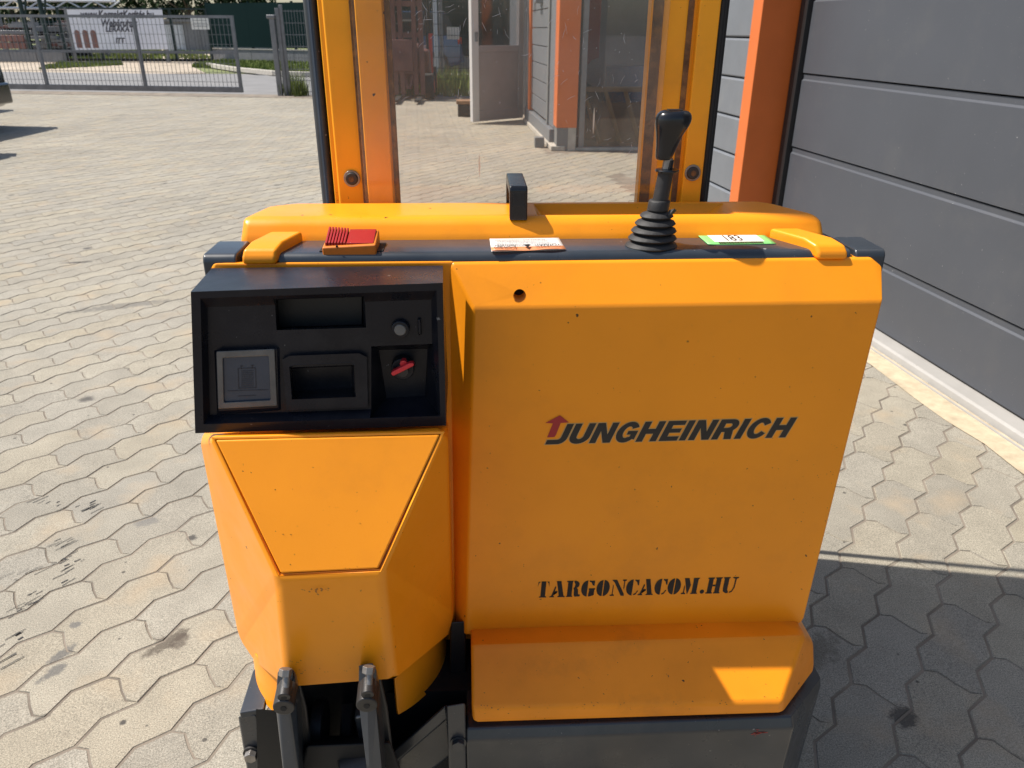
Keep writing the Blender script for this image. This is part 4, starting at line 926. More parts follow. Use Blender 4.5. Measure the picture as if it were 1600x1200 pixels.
# ---- two stickers on the bar
def flat_patch(name, corners, z, mt, parent, lift=0, curl=0, nx=14):
    # corners: px TL, TR, BR, BL on the bar's top
    P = [gz(x, y, z) for x, y in corners]; vs, fs = [], []
    for j in range(4):
        v = j/3
        for i in range(nx+1):
            u = i/nx; q = P[3].lerp(P[2], u).lerp(P[0].lerp(P[1], u), v)
            w = curl*(1-v)**2*(.5+.5*math.sin(u*9+.6)); vs.append((q.x, q.y-w*.2, z+lift+w))
    for j in range(3):
        for i in range(nx): a_ = j*(nx+1)+i; fs.append((a_, a_+1, a_+nx+2, a_+nx+1))
    o = raw(name, vs, fs, mt, parent); s = o.modifiers.new('thick', 'SOLIDIFY'); s.thickness = .0003; s.offset = 1; return o, P
lab, P = flat_patch('warning_label', [(765, 374), (873, 372.5), (884, 391), (768, 394)], barz, M['white_label'], ST, .0006, .0)
hv = [P[3].lerp(P[0], .30), P[2].lerp(P[1], .30)]
ob = []
for i in range(15):
    u = i/14; a_ = P[3].lerp(P[2], u); c_ = hv[0].lerp(hv[1], u); w = .0022*(.5+.5*math.sin(u*9+.6)); ob += [(a_.x, a_.y-.0012-w, barz+.0012+w), (c_.x, c_.y, barz+.0013)]
of = [(2*i, 2*i+2, 2*i+3, 2*i+1) for i in range(14)]
o = raw('label_band', ob, of, M['orange_label'], lab); s = o.modifiers.new('thick', 'SOLIDIFY'); s.thickness = .0003
def flat_text(s, P, u0, u1, v0, v1, z, mt, parent, name='label_text', flip=False, bold=.02):
    me = font_mesh(s, 1, bold=bold); w = max(v.co.x for v in me.vertices); h = max(v.co.y for v in me.vertices)
    def fn(x, y):
        u, v = u0+(u1-u0)*(x/w), v0+(v1-v0)*(y/h)
        if flip: u, v = u1-(u1-u0)*(x/w), v1-(v1-v0)*(y/h)
        q = P[3].lerp(P[2], u).lerp(P[0].lerp(P[1], u), v); return Vector((q.x, q.y, z))
    return link(name, place(me, fn), mt, parent, smooth=False)
flat_text('VIGYÁZAT!', P, .60, .94, .04, .27, barz+.0042, M['ink'], lab, flip=True)
flat_text('ACHTUNG!', P, .04, .34, .04, .27, barz+.0042, M['ink'], lab, flip=True)
tri = [P[3].lerp(P[2], u).lerp(P[0].lerp(P[1], u), v) for u, v in ((.44, .26), (.54, .26), (.49, .02))]
raw('warning_triangle', [(q.x, q.y, barz+.0043) for q in tri], [(0, 1, 2)], M['ink'], lab, smooth=False)
rs = random.Random(11); vs, fs = [], []
def print_rows(P, rows, u0, u1, v0, v1, z, mt, parent, th=.5):
    vs, fs = [], []
    for r_ in range(rows):
        va = v0+(v1-v0)*r_/rows; vb = va+(v1-v0)/rows*th; u = u0+rs.uniform(0, .08)
        ue = u1-rs.uniform(0, .15)
        while u < ue:
            du = rs.uniform(.008, .03); q = [P[3].lerp(P[2], a_).lerp(P[0].lerp(P[1], a_), b_) for a_, b_ in ((u, va), (u+du, va), (u+du, vb), (u, vb))]
            b0 = len(vs); vs += [(k_.x, k_.y, z) for k_ in q]; fs.append((b0, b0+1, b0+2, b0+3)); u += du+.006
    o = raw('small_print', vs, fs, mt, parent, smooth=False); o['kind'] = 'stuff'; return o
print_rows(P, 5, .05, .93, .36, .94, barz+.0013, M['tinyprint'], lab)
glab, P = flat_patch('stock_sticker', [(1086, 365), (1189, 364), (1213, 381.5), (1107, 383)], barz, M['green_label'], ST, .0005, 0)
wq = [P[3].lerp(P[2], u).lerp(P[0].lerp(P[1], u), v) for u, v in ((.13, .18), (.87, .18), (.87, .78), (.13, .78))]
raw('white_field', [(q.x, q.y, barz+.0012) for q in wq], [(0, 1, 2, 3)], M['white_label'], glab, smooth=False)
flat_text('183', P, .30, .58, .26, .72, barz+.0016, M['ink'], glab, bold=0)
flat_text('www.targoncacom.hu', P, .06, .94, .81, .96, barz+.0016, M['ink'], glab)
print_rows(P, 1, .10, .92, .02, .14, barz+.0016, M['ink'], glab, .9)

# ---- lever with bellows
LX, LY = at(1020, 382, .930).x, .932
def lathe(name, prof, c0, mt, parent, lean=(0, 0), n=28, sq=1.0, **k):
    rings = []
    for i, (r_, z_) in enumerate(prof):
        cx, cy = c0[0]+lean[0]*(z_-c0[2]), c0[1]+lean[1]*(z_-c0[2])
        rings.append([(cx+r_*math.cos(2*math.pi*j/n), cy+r_*sq*math.sin(2*math.pi*j/n), z_) for j in range(n)])
    return from_bm(name, rings_bm(rings), mt, parent, **k)
z0 = barz-.001
lev = lathe('lever', [(.0058, z0+.03), (.0056, z0+.107)], (LX, LY, z0), M['steel'], ST, (.10, 0))
boot = []; zz = z0
for i in range(5):
    rr_ = (.0325, .0300, .0280, .0250, .0205)[i]; boot += [(rr_-.001, zz), (rr_+.0004, zz+.0016), (rr_-.002, zz+.0046), (rr_-.0085, zz+.0072)]; zz += .0092
boot += [(.0135, zz+.0), (.0130, zz+.001)]
lathe('bellows_boot', boot, (LX-.002, LY, z0), M['rubber'], lev, (.11, 0), n=36, sq=.82)
lathe('boot_collar', [(.0130, zz), (.0132, zz+.010), (.0120, zz+.0115), (.0095, zz+.012)], (LX-.002, LY, z0), M['rubber'], lev, (.11, 0), sq=.95)
hull('torn_rubber', [(LX+.014, LY-.010, zz+.001), (LX+.023, LY-.006, zz-.003), (LX+.020, LY-.014, zz+.004), (LX+.013, LY-.014, zz-.006), (LX+.024, LY-.010, zz+.001)], M['rubber'], lev)
lathe('lever_sleeve', [(.0096, zz+.005), (.0092, at(1034, 266, LY).z-.002), (.0080, at(1034, 266, LY).z-.001)], (LX-.001, LY, z0), M['rubber'], lev, (.11, 0))
zf = at(1034, 266, LY).z
lathe('flange', [(.006, zf-.0022), (.0138, zf-.0014), (.0142, zf), (.0136, zf+.0012), (.006, zf+.0022)], (LX-.001, LY, z0), M['knob'], lev, (.12, 0), n=36)
lathe('lever_neck', [(.0058, zf), (.0056, zf+.012)], (LX-.0005, LY, z0), M['knob'], lev, (.12, 0))
# knob: wide flattened head on a tapering stem
kz = at(1050, 250, LY).z; kt = at(1050, 171, LY).z; kc = at(1042, 240, LY).x; H_ = kt-kz
rings = []
def kx(px): return at(px, 210, LY).x
for f, a_, b_, dep in ((0, 1029, 1050, .0080), (.04, 1027, 1053, .0092), (.22, 1027, 1058, .0098), (.40, 1026, 1063, .0108), (.55, 1025, 1068, .0125), (.66, 1023, 1074, .0145), (.78, 1022, 1078, .0155), (.88, 1023, 1078, .0150), (.95, 1027, 1075, .0125), (.99, 1033, 1069, .0085), (1.0, 1040, 1062, .004)):
    xa, xb = kx(a_), kx(b_); cx, rx_ = (xa+xb)/2, (xb-xa)/2; z_ = kz+H_*f
    rings.append([(cx+rx_*(abs(math.cos(t_))**.85)*(1 if math.cos(t_) > 0 else -1), LY+dep*(abs(math.sin(t_))**.85)*(1 if math.sin(t_) > 0 else -1), z_) for t_ in [2*math.pi*j/28 for j in range(28)]])
knob = from_bm('knob', rings_bm(rings), M['knob'], lev, ang=80); knob.modifiers.new('sub', 'SUBSURF').levels = 1; knob.modifiers['sub'].render_levels = 2
bx('knob_insert', kx(1040), kx(1062), LY-.006, LY+.005, kt-.002, kt+.0003, M['console_in'], knob, bevel=.0004)

# ---- black control console
CY = .787
co = [at(298, 456, CY), at(692, 442, CY), at(697, 665, CY), at(305, 677, CY)]
cb_ = [at(331, 419, .885), at(692, 415, .885), Vector((at(697, 665, CY).x, .885, at(697, 665, CY).z+.01)), Vector((at(305, 677, CY).x+.005, .885, at(305, 677, CY).z+.01))]
console = hull('control_console', co+cb_, M['console'], ST, dis=2)
RY = CY+.013
def frustum(px_f, px_b, Yf, Yb, ext=.02):   # pocket cutter: outline at the front, outline at the floor
    f = ring(px_f, Yf); b_ = ring(px_b, Yb); pre = [p+(p-q)*(ext/max(1e-4, (q-p).length)) for p, q in zip(f, b_)]
    pre = [Vector((p.x, Yf-ext, p.z)) for p in f]
    return rings_bm([pre, f, b_])
q1 = [(313, 466), (682, 454), (688, 650), (318, 663)]; q2 = [(324, 480), (674, 468), (676, 636), (328, 648)]
cuts = [frustum(q1, q2, CY, RY)]
cuts.append(frustum([(429, 464), (570, 460), (572, 512), (432, 516)], [(433, 467), (566, 463), (566, 508), (436, 512)], RY, RY+.030, .012))
cuts.append(frustum([(580, 541), (677, 537), (686, 648), (580, 652)], [(592, 547), (668, 545), (664, 618), (604, 622)], RY, RY+.034, .012))
cuts.append(frustum([(453, 574), (553, 570), (555, 621), (457, 625)], [(456, 576), (549, 572), (549, 606), (460, 612)], RY, RY+.028, .012))
cut(console, cuts)
b = console.modifiers.new('bevel', 'BEVEL'); b.width = .0018; b.segments = 3; b.limit_method = 'ANGLE'; b.angle_limit = R(20); b.harden_normals = True
console.data.shade_smooth()
hull('window_glass', ring([(434, 468), (565, 464), (565, 507), (437, 511)], RY+.026)+ring([(434, 468), (565, 464), (565, 507), (437, 511)], RY+.028), M['screen'] if False else M['console_in'], console)
# raised frames
def frame(name, outer, inner, Yb, Yf, mt, parent, floorY=None, bevel=.0012):
    o_b, o_f = ring(outer, Yb), ring([(x, y) for x, y in outer], Yf); i_f = ring(inner, Yf); i_b = ring(inner, floorY or Yb)
    bm = bmesh.new(); n = len(outer)
    V = [[bm.verts.new(p) for p in r_] for r_ in (o_b, o_f, i_f, i_b)]
    for a_, b_ in zip(V, V[1:]):
        for i in range(n): bm.faces.new((a_[i], a_[(i+1) % n], b_[(i+1) % n], b_[i]))
    for i in range(n): bm.faces.new((V[3][i], V[3][(i+1) % n], V[0][(i+1) % n], V[0][i]))
    return from_bm(name, bm, mt, parent, bevel=bevel, seg=2)
frame('display_frame', [(338, 549), (429, 545), (433, 634), (341, 639)], [(348, 559), (420, 556), (423, 625), (350, 629)], RY, RY-.008, M['worn'], console, RY-.003)
hull('display_housing', ring([(334, 547), (438, 542), (440, 642), (339, 650)], RY+.001)+ring([(338, 549), (432, 545), (435, 637), (341, 642)], RY-.004), M['console'], console, bevel=.001)
hull('display_glass', ring([(347, 558), (421, 555), (424, 626), (349, 630)], RY-.0050)+ring([(347, 558), (421, 555), (424, 626), (349, 630)], RY-.002), M['screen'], console)
# battery symbol printed on the glass
def pr_lines(segs, Y, w, mt, parent, name):
    vs, fs = [], []
    for (x0, y0, x1, y1) in segs:
        p, q = at(x0, y0, Y), at(x1, y1, Y); d = (q-p).normalized(); nn = Vector((-d.z, 0, d.x))*w/2
        b0 = len(vs); vs += [p-nn, q-nn, q+nn, p+nn]; fs.append((b0, b0+1, b0+2, b0+3))
    return raw(name, vs, fs, mt, parent, smooth=False)
segs = [(372, 576, 399, 575), (373, 607, 400, 606), (372, 576, 373, 607), (399, 575, 400, 606), (375, 572, 380, 572), (392, 571, 397, 571), (377, 572, 377, 576), (394, 571, 394, 575)]
segs += [(377, 580+i*3, 396, 579.3+i*3) for i in range(9)] + [(356, 611, 418, 609), (372, 619, 400, 618)]
pr_lines(segs, RY-.0054, .0009, M['print'], console, 'battery_symbol')
# grab pocket
o_ = frame('pocket_frame', [(441, 562), (452, 556), (561, 552), (573, 558), (575, 636), (448, 641)], [(452, 573), (460, 570), (548, 567), (554, 571), (556, 620), (456, 624)], RY, RY-.006, M['console'], console, RY-.0062, bevel=.001)
# push button and pin
p = at(626, 512, RY); cyl('push_button', p, p+Vector((0, -.007, 0)), .0105, M['console'], console, r1=.0098, n=32, bevel=.0015)
cyl('button_cap', p+Vector((0, -.0062, 0)), p+Vector((0, -.0085, 0)), .0068, M['worn'], console, r1=.0060, n=28, bevel=.0006)
hull('marker_pin', ring([(652, 497), (658, 497), (659, 524), (653, 524)], RY)+ring([(653, 499), (657, 499), (658, 522), (654, 522)], RY-.005), M['console'], console, bevel=.0012, seg=2)
# key switch with red key
p = at(630, 572, RY+.03)
ks = cyl('key_switch', p+Vector((0, .004, 0)), p+Vector((0, -.010, 0)), .0135, M['console'], console, n=32, bevel=.0015)
cyl('lock_barrel', p+Vector((0, -.010, 0)), p+Vector((0, -.016, 0)), .0075, M['darksteel'], console, n=24, bevel=.0008)
kp0 = at(629, 576, RY+.010); KR = Matrix.Translation(kp0) @ Matrix.Rotation(R(-24), 4, 'Y')
key = empty('ignition_key', tuple(kp0), 'red ignition key turned in the black console lock', 'key')
kb = []
for x, z_ in ((-.0145, -.0022), (-.0125, -.0034), (.0120, -.0020), (.0148, -.0012), (.0146, .0018), (.0115, .0034), (-.0115, .0022), (-.0145, .0010)):
    for y in (-.002, .006): kb.append(KR @ Vector((x, y, z_)))
hull('key_head', kb, M['keyred'], key, bevel=.0012, seg=3)
cyl('key_collar', kp0+Vector((.001, .004, .004)), kp0+Vector((.001, .013, .004)), .0042, M['keyred'], key, n=20, bevel=.0006)
cyl('key_shaft', kp0+Vector((0, .008, .001)), kp0+Vector((0, .024, .002)), .003, M['steel'], key, n=12)

# ---- drive column with faceted shroud
LTL, LTR, LBL, LBR = (326, 681, .768), (698, 672, .768), (432, 906, .703), (598, 898, .703)
P3 = lambda q: at(*q)
lt = [P3(q) for q in (LTL, LTR, LBR, LBL)]
FL, FR = at(447, 1073, .708), at(617, 1060, .712)
OLt, OLl, OLb = at(311, 684, .865), at(371, 998, .88), at(396, 1031, .875)
ORt, ORl, ORb = at(700, 676, .865), at(710, 968, .88), at(702, 990, .872)
bm = bmesh.new()
V = {k: bm.verts.new(p) for k, p in dict(tl=lt[0], tr=lt[1], br=lt[2], bl=lt[3], fl=FL, fr=FR, olt=OLt, oll=OLl, olb=OLb, ort=ORt, orl=ORl, orb=ORb,
     blt=Vector((OLt.x+.01, .93, OLt.z)), bll=Vector((OLl.x+.02, .93, OLl.z)), brt=Vector((ORt.x-.002, .93, ORt.z)), brl=Vector((ORl.x-.002, .93, ORl.z)), olb2=Vector((OLb.x+.01, .93, OLb.z)), orb2=Vector((ORb.x, .93, ORb.z))).items()}
F_ = lambda *k: bm.faces.new([V[q] for q in k])
lidf = F_('tl', 'tr', 'br', 'bl'); F_('bl', 'br', 'fr', 'fl')
F_('tl', 'bl', 'oll', 'olt'); F_('bl', 'fl', 'olb', 'oll'); F_('tr', 'ort', 'orl', 'br'); F_('br', 'orl', 'orb', 'fr')
F_('olt', 'oll', 'bll', 'blt'); F_('oll', 'olb', 'olb2', 'bll'); F_('ort', 'brt', 'brl', 'orl'); F_('orl', 'brl', 'orb2', 'orb')
F_('tl', 'olt', 'blt', 'brt', 'ort', 'tr')
bw = bm.edges.layers.float.new('bevel_weight_edge')
bm.edges.ensure_lookup_table(); lid_e = set(lidf.edges)
for e_ in bm.edges: e_[bw] = .42 if e_ in lid_e else (1.0 if len(e_.link_faces) > 1 else 0)
bmesh.ops.recalc_face_normals(bm, faces=bm.faces[:])
if lidf.normal.y > 0: bmesh.ops.reverse_faces(bm, faces=bm.faces[:])
nrm = lidf.normal.copy()
bmesh.ops.inset_region(bm, faces=[lidf], thickness=.0055, depth=0)
for e_ in lidf.edges: e_[bw] = .12
for v_ in lidf.verts:
    for e_ in v_.link_edges:
        if e_ not in lidf.edges[:]: e_[bw] = 0
inner = [v.co.copy() for v in lidf.verts]
r2 = bmesh.ops.extrude_face_region(bm, geom=[lidf]); nv = [g for g in r2['geom'] if isinstance(g, bmesh.types.BMVert)]
bmesh.ops.translate(bm, verts=nv, vec=-nrm*.010); bmesh.ops.delete(bm, geom=[lidf], context='FACES_ONLY')
me = bpy.data.meshes.new('column_shroud'); bm.to_mesh(me); bm.free()
shroud = link('column_shroud', me, M['yellow'], ST, smooth=True, ang=50)
s = shroud.modifiers.new('thick', 'SOLIDIFY'); s.thickness = .003; s.offset = -1
b = shroud.modifiers.new('bevel', 'BEVEL'); b.width = .0100; b.segments = 5; b.limit_method = 'WEIGHT'; b.use_clamp_overlap = False; b.harden_normals = False
wn_ = shroud.modifiers.new('wn', 'WEIGHTED_NORMAL'); wn_.keep_sharp = False
cen = sum(inner, Vector())/4
lidp = []
for p in inner:
    q = p+(cen-p).normalized()*.0034; lidp += [q+nrm*.0012, q-nrm*.009]
hull('column_lid', lidp, M['yellow'], ST, bevel=.0022, seg=3)
bx('column_core', -.24, -.10, .85, .90, .48, .76, M['black'], ST)

# ---- cylindrical fender round the drive wheel (opening towards the front)
FC = Vector((at(552, 1000, .93).x-.002, .93)); FR_ = .146
def fender(a0, a1, name):
    n = 26; rings_o, rings_i = [], []
    vs, fs = [], []
    for i in range(n+1):
        a_ = R(a0+(a1-a0)*i/n); c_, s_ = math.cos(a_), math.sin(a_)
        for r_, z_ in ((FR_, .385), (FR_+.001, .312), (FR_+.004, .304), (FR_-.004, .300), (FR_-.005, .385)): vs.append((FC.x+r_*c_, FC.y+r_*s_, z_))
    m_ = 5
    for i in range(n):
        for j in range(m_): fs.append((i*m_+j, (i+1)*m_+j, (i+1)*m_+(j+1) % m_, i*m_+(j+1) % m_))
    fs += [tuple(range(m_)), tuple(n*m_+j for j in reversed(range(m_)))]
    bm = bmesh.new(); bv = [bm.verts.new(v) for v in vs]
    for f in fs: bm.faces.new([bv[i] for i in f])
    return from_bm(name, bm, M['yellow'], ST, bevel=.0015, seg=2, ang=35)
def fang(px, py):
    for a_ in range(-180, 1):
        pass
    p = gz(px, py, .30); return math.degrees(math.atan2(p.y-FC.y, p.x-FC.x))
aL, aR = fang(436, 1132), fang(634, 1136)
fender(120, 360+aL if aL < 0 else aL, 'wheel_fender'); fender(aR, 60, 'wheel_fender')
# inside: black drive unit, wheel discs
cyl('drive_housing', (FC.x, FC.y+.02, .10), (FC.x, FC.y+.02, .48), .125, M['black'], ST, n=36)
wx = at(515, 1140, .80)
for dx in (-.030, .015, .045):
    cyl('drive_wheel' if dx > 0 else 'wheel_hub', (wx.x+dx, .865, .21), (wx.x+dx+.018, .865, .21), .105 if dx > 0 else .075, M['rubber'] if dx > 0 else M['darksteel'], ST, n=36, bevel=.004)
# bracket discs seen between the tiller arms
p = at(500, 1130, .76); cyl('pivot_disc', (p.x-.010, .765, p.z-.01), (p.x+.006, .765, p.z-.01), .034, M['darksteel'], ST, n=32, bevel=.002)
p = at(565, 1135, .74); hull('steel_link', [(p.x+a_, .735+b_, p.z+c_) for a_, b_, c_ in ((-.008, 0, .022), (.010, 0, .026), (.012, 0, -.020), (-.004, 0, -.034), (-.008, .03, .022), (.010, .03, .026), (.012, .03, -.02), (-.004, .03, -.034))], M['steel'], ST, bevel=.004)
p = at(545, 1185, .70); cyl('tiller_joint', (p.x-.012, .70, p.z-.03), (p.x+.03, .71, p.z-.025), .028, M['darksteel'], ST, n=28, bevel=.004)
hull('tiller_yoke', ring([(478, 1165), (610, 1160), (640, 1240), (460, 1240)], .70)+ring([(482, 1150), (606, 1146), (640, 1240), (460, 1240)], .76), M['black'], ST, bevel=.004)
# two tiller arms with adjusting bolts
def arm(pts, xw, boltx, bolty, spring):
    g = hull('tiller_arm', [at(x, y, Y) for x, y, Y in pts], M['grey'], ST, dis=2, bevel=.0035, seg=3)
    p = at(boltx, bolty, .655); cyl('bolt_head', (p.x, .655, p.z), (p.x-.001, .685, p.z+.003), .0125, M['darksteel'], g, n=28, bevel=.002)
    cyl('bolt_bore', (p.x, .6542, p.z), (p.x, .656, p.z), .0036, M['black'], g, n=14)
    p = at(boltx+1, bolty-30, .664); cyl('adjusting_nut', (p.x+.001, .655, p.z-.004), (p.x, .675, p.z), .0075, M['darksteel'], g, n=24, bevel=.0012)
    cyl('nut_bore', (p.x+.001, .6545, p.z-.004), (p.x+.001, .6555, p.z-.004), .0035, M['black'], g, n=12)
    p = at(boltx+3, bolty-45, .668); cyl('adjusting_screw', (p.x, .664, p.z-.010), (p.x+.001, .675, p.z+.006), .0042, M['steel'], g, n=14)
    cyl('hex_nut', (p.x, .668, p.z+.006), (p.x+.001, .672, p.z+.013), .0075, M['steel'], g, n=6, bevel=.0006)
    return g
arm([(434, 1048, .690), (456, 1043, .690), (462, 1052, .690), (434, 1085, .680), (430, 1100, .675), (470, 1110, .72), (466, 1060, .74), (440, 1045, .74), (437, 1112, .67), (452, 1112, .67), (446, 1240, .66), (470, 1240, .66), (485, 1240, .74), (478, 1120, .75)], 0, 443, 1107, 0)
arm([(561, 1040, .690), (582, 1036, .690), (588, 1046, .690), (561, 1075, .680), (560, 1095, .675), (592, 1100, .72), (590, 1055, .74), (566, 1038, .74), (574, 1108, .67), (588, 1112, .67), (578, 1240, .66), (600, 1240, .66), (612, 1240, .74), (604, 1120, .75)], 0, 573, 1103, 0)

for pts in ([(446, 1052), (466, 1050), (480, 1105), (497, 1240), (470, 1240)], [(574, 1046), (592, 1044), (606, 1105), (622, 1240), (598, 1240)]):
    hull('arm_plate', ring(pts, .715)+ring(pts, .80), M['darksteel'], ST, bevel=.004)
fill_ = [(400, 1108), (470, 1112), (500, 1250), (404, 1250)]
hull('frame_infill', ring(fill_, .80)+ring(fill_, .84), M['black'], ST)
# ---- yellow skirt below the cover and dark chassis
sk = [at(735, 995, .868), at(1247, 978, .868), at(736, 1008, .832), at(1258, 993, .836), at(737, 1108, .768), at(1223, 1098, .768), at(738, 1129, .770), at(1222, 1114, .770),
      at(1271, 1004, .862), at(1272, 1046, .862), at(1268, 1000, .90)]
sk += [Vector((p.x, .95, p.z)) for p in (sk[0], sk[1], sk[6], sk[8], sk[9])]
hull('lower_skirt', sk, M['yellow_dirty'], ST, dis=3, bevel=.0065, seg=5)
zb = at(1000, 1122, .775).z
cx0, cx1 = at(728, 1130, .775).x, at(1235, 1120, .775).x
ch = [(cx0, .772, zb-.004), (cx1, .772, zb-.004), (cx0, .764, zb-.020), (cx1+.002, .764, zb-.020), (cx0, .766, .035), (cx1-.004, .766, .035)]
pr = at(1281, 1052, .87); ch += [(pr.x, .865, pr.z-.004), (pr.x+.002, .863, pr.z-.02), (pr.x-.004, .865, .035), (pr.x, 1.08, pr.z-.004), (pr.x-.004, 1.08, .035), (cx0, 1.08, zb-.004), (cx0, 1.08, .035)]
hull('chassis', ch, M['chassis'], ST, dis=2, bevel=.003, seg=3)
p = at(1185, 1145, .764)
rs = random.Random(9); vs, fs = [], []
for k in range(26):
    x_, z_ = p.x+rs.gauss(0, .0065), p.z+rs.gauss(0, .0022)+.08*0; l_, w_ = rs.uniform(.0006, .003), rs.uniform(.0004, .0011); b0 = len(vs)
    vs += [(x_-l_, .7634, z_-w_*.4), (x_+l_*.7, .7634, z_-w_), (x_+l_, .7634, z_+w_*.6), (x_-l_*.5, .7634, z_+w_)]; fs.append((b0, b0+1, b0+2, b0+3))
raw('red_paint_scuff', vs, fs, M['logored'], ST, smooth=False)['kind'] = 'stuff'
# right black sheet painting the shade of a deep gap, bracket with bolt
hull('gap_shade', ring([(704, 972), (728, 970), (729, 1240), (699, 1240)], .875)+ring([(704, 972), (728, 970), (729, 1240), (699, 1240)], .93), M['seal'], ST, bevel=.003)
g = hull('frame_bracket', ring([(697, 1103), (727, 1098), (730, 1240), (703, 1240)], .765)+ring([(697, 1103), (727, 1098), (730, 1240), (703, 1240)], .80), M['chassis'], ST, bevel=.003)
p = at(716, 1162, .762); cyl('hex_bolt', (p.x, .756, p.z), (p.x, .768, p.z), .0095, M['chassis'], g, n=6, bevel=.001); cyl('washer', (p.x, .7625, p.z), (p.x, .768, p.z), .0115, M['chassis'], g, n=24)
hull('guard_plate', ring([(700, 1098), (600, 1200), (608, 1255), (706, 1180)], .80)+ring([(700, 1098), (600, 1200), (608, 1255), (706, 1180)], .83), M['chassis'], ST, bevel=.005)
hull('guard_channel', ring([(697, 1100), (598, 1188), (603, 1206), (701, 1122)], .785)+ring([(697, 1100), (598, 1188), (603, 1206), (701, 1122)], .80), M['chassis'], ST, bevel=.004)
# left top plate, bracket with bolt, curved plate
zt_ = .31
tp = [gz(*q, zt_) for q in ((395, 1048), (403, 1080), (412, 1108), (374, 1114))]
hull('frame_top_plate', [Vector((q.x, q.y, zt_-d_)) for q in tp for d_ in (0, .012)]+[Vector((tp[0].x+.02, tp[0].y+.06, zt_-d_)) for d_ in (0, .012)], M['grey'], ST, bevel=.002)
yb = tp[3].y+.002
g = hull('frame_bracket', ring([(372, 1119), (400, 1116), (432, 1240), (392, 1240)], yb)+ring([(372, 1119), (402, 1116), (436, 1240), (392, 1240)], yb+.03), M['chassis'], ST, bevel=.003)
p = at(393, 1178, yb-.004); cyl('hex_bolt', (p.x, yb-.013, p.z), (p.x, yb, p.z), .0095, M['steel'], g, n=6, bevel=.001); cyl('washer', (p.x, yb-.004, p.z), (p.x, yb+.001, p.z), .0125, M['darksteel'], g, n=24)
hull('guard_plate', ring([(398, 1113), (442, 1142), (470, 1250), (428, 1250)], yb+.035)+[at(398, 1113, yb+.005), at(404, 1140, yb+.002), at(442, 1150, yb+.01), at(428, 1250, yb+.002)], M['grey'], ST, bevel=.004)
bx('underbody', -.30, .47, .84, 1.10, .05, .31, M['black'], ST)

# ---- mast: outer rails, amber channels, perspex guard
MY = 1.12
def vx(px, py, Y=MY): return at(px, py, Y).x
MT = 2.35
def vbox(name, x0, x1, y0, y1, mt, parent=ST, z0=.12, z1=MT, **k): return bx(name, x0, x1, y0, y1, z0, z1, mt, parent, **k)
lx0, lx1 = (vx(467, 0)+vx(502, 312))/2, (vx(494, 0)+vx(529, 312))/2
vbox('mast_rail', lx0, lx1-.006, 1.128, 1.20, M['grey'], bevel=.011, seg=4)
vbox('mast_rail', lx0+.012, lx1+.03, 1.21, 1.44, M['grey'], bevel=.008)
ax0, ax1 = (vx(498, 0)+vx(532, 312))/2, (vx(599, 0)+vx(617, 312))/2
sm = (vx(545, 0)+vx(578, 300))/2
chn = vbox('mast_channel', ax0, ax1, MY, MY+.075, M['ambermast'], bevel=.004)
vbox('channel_web', ax0-.006, ax0+.004, MY+.004, MY+.10, M['ambermast'], bevel=.002)
vbox('channel_step', sm+.003, ax1-.001, MY-.010, MY-.0004, M['ambermast'], bevel=.002)
vbox('grime_seam', sm-.0045, sm+.003, MY-.006, MY-.0002, M['grime'], bevel=.0015)
rx0, rx1 = (vx(1017, 0)+vx(998, 312))/2, (vx(1118, 0)+vx(1100, 312))/2
vbox('mast_channel', rx0, rx1, MY, MY+.026, M['ambermast'], bevel=.0035)
vbox('grime_seam', rx0+.002, rx0+.016, MY-.003, MY-.0002, M['grime'], bevel=.001)
gx1 = rx0+.021
vbox('grime_seam', ax1+.0005, ax1+.0075, MY+.002, MY+.010, M['grime'], bevel=.001)
sx_ = (vx(1072, 0)+vx(1060, 312))/2
vbox('grime_seam', sx_-.004, sx_+.004, MY-.0025, MY-.0002, M['grime'], bevel=.001)
vbox('channel_step', sx_+.0085, rx1-.002, MY-.011, MY-.0004, M['ambermast'], bevel=.002)
ox1 = (vx(1143, 0)+vx(1105, 312))/2
vbox('mast_rail', rx1+.001, ox1, 1.128, 1.20, M['seal'], bevel=.006)
vbox('mast_rail', at(1030, 200, 1.44).x, at(1120, 200, 1.21).x, 1.21, 1.44, M['seal'], bevel=.006)
for x_ in (lx1+.02, at(1065, 200, 1.53).x): vbox('inner_rail', x_-.02, x_+.02, 1.46, 1.60, M['grey'], bevel=.005)
for px_, py_ in ((550, 279), (1082, 270)):
    yb2 = MY-.001 if px_ < 800 else MY-.011
    p = at(px_, py_, yb2); w = cyl('washer', (p.x, yb2-.002, p.z), (p.x, yb2+.001, p.z), .0115, M['steel'], ST, n=32, bevel=.0006)
    cyl('bolt_head', (p.x, yb2-.006, p.z), (p.x, yb2-.001, p.z), .0080, M['darksteel'], w, r1=.0092, n=28, bevel=.001)
    cyl('hex_socket', (p.x, yb2-.0066, p.z), (p.x, yb2-.0058, p.z), .0042, M['grime'], w, n=6)
gl = bx('perspex_guard', sm, gx1, MY-.0165, MY-.0125, .90, 2.0, M['perspex'], ST, bevel=.0008, seg=1)
bx('shadow_caster', at(1065, 200, 1.62).x, at(1075, 200, 1.62).x, 1.618, 1.632, .12, MT, M['grey'], ST)  # unseen strip, added to cast the thin dark line beside the mast shadow
rs = random.Random(21); vs, fs = [], []
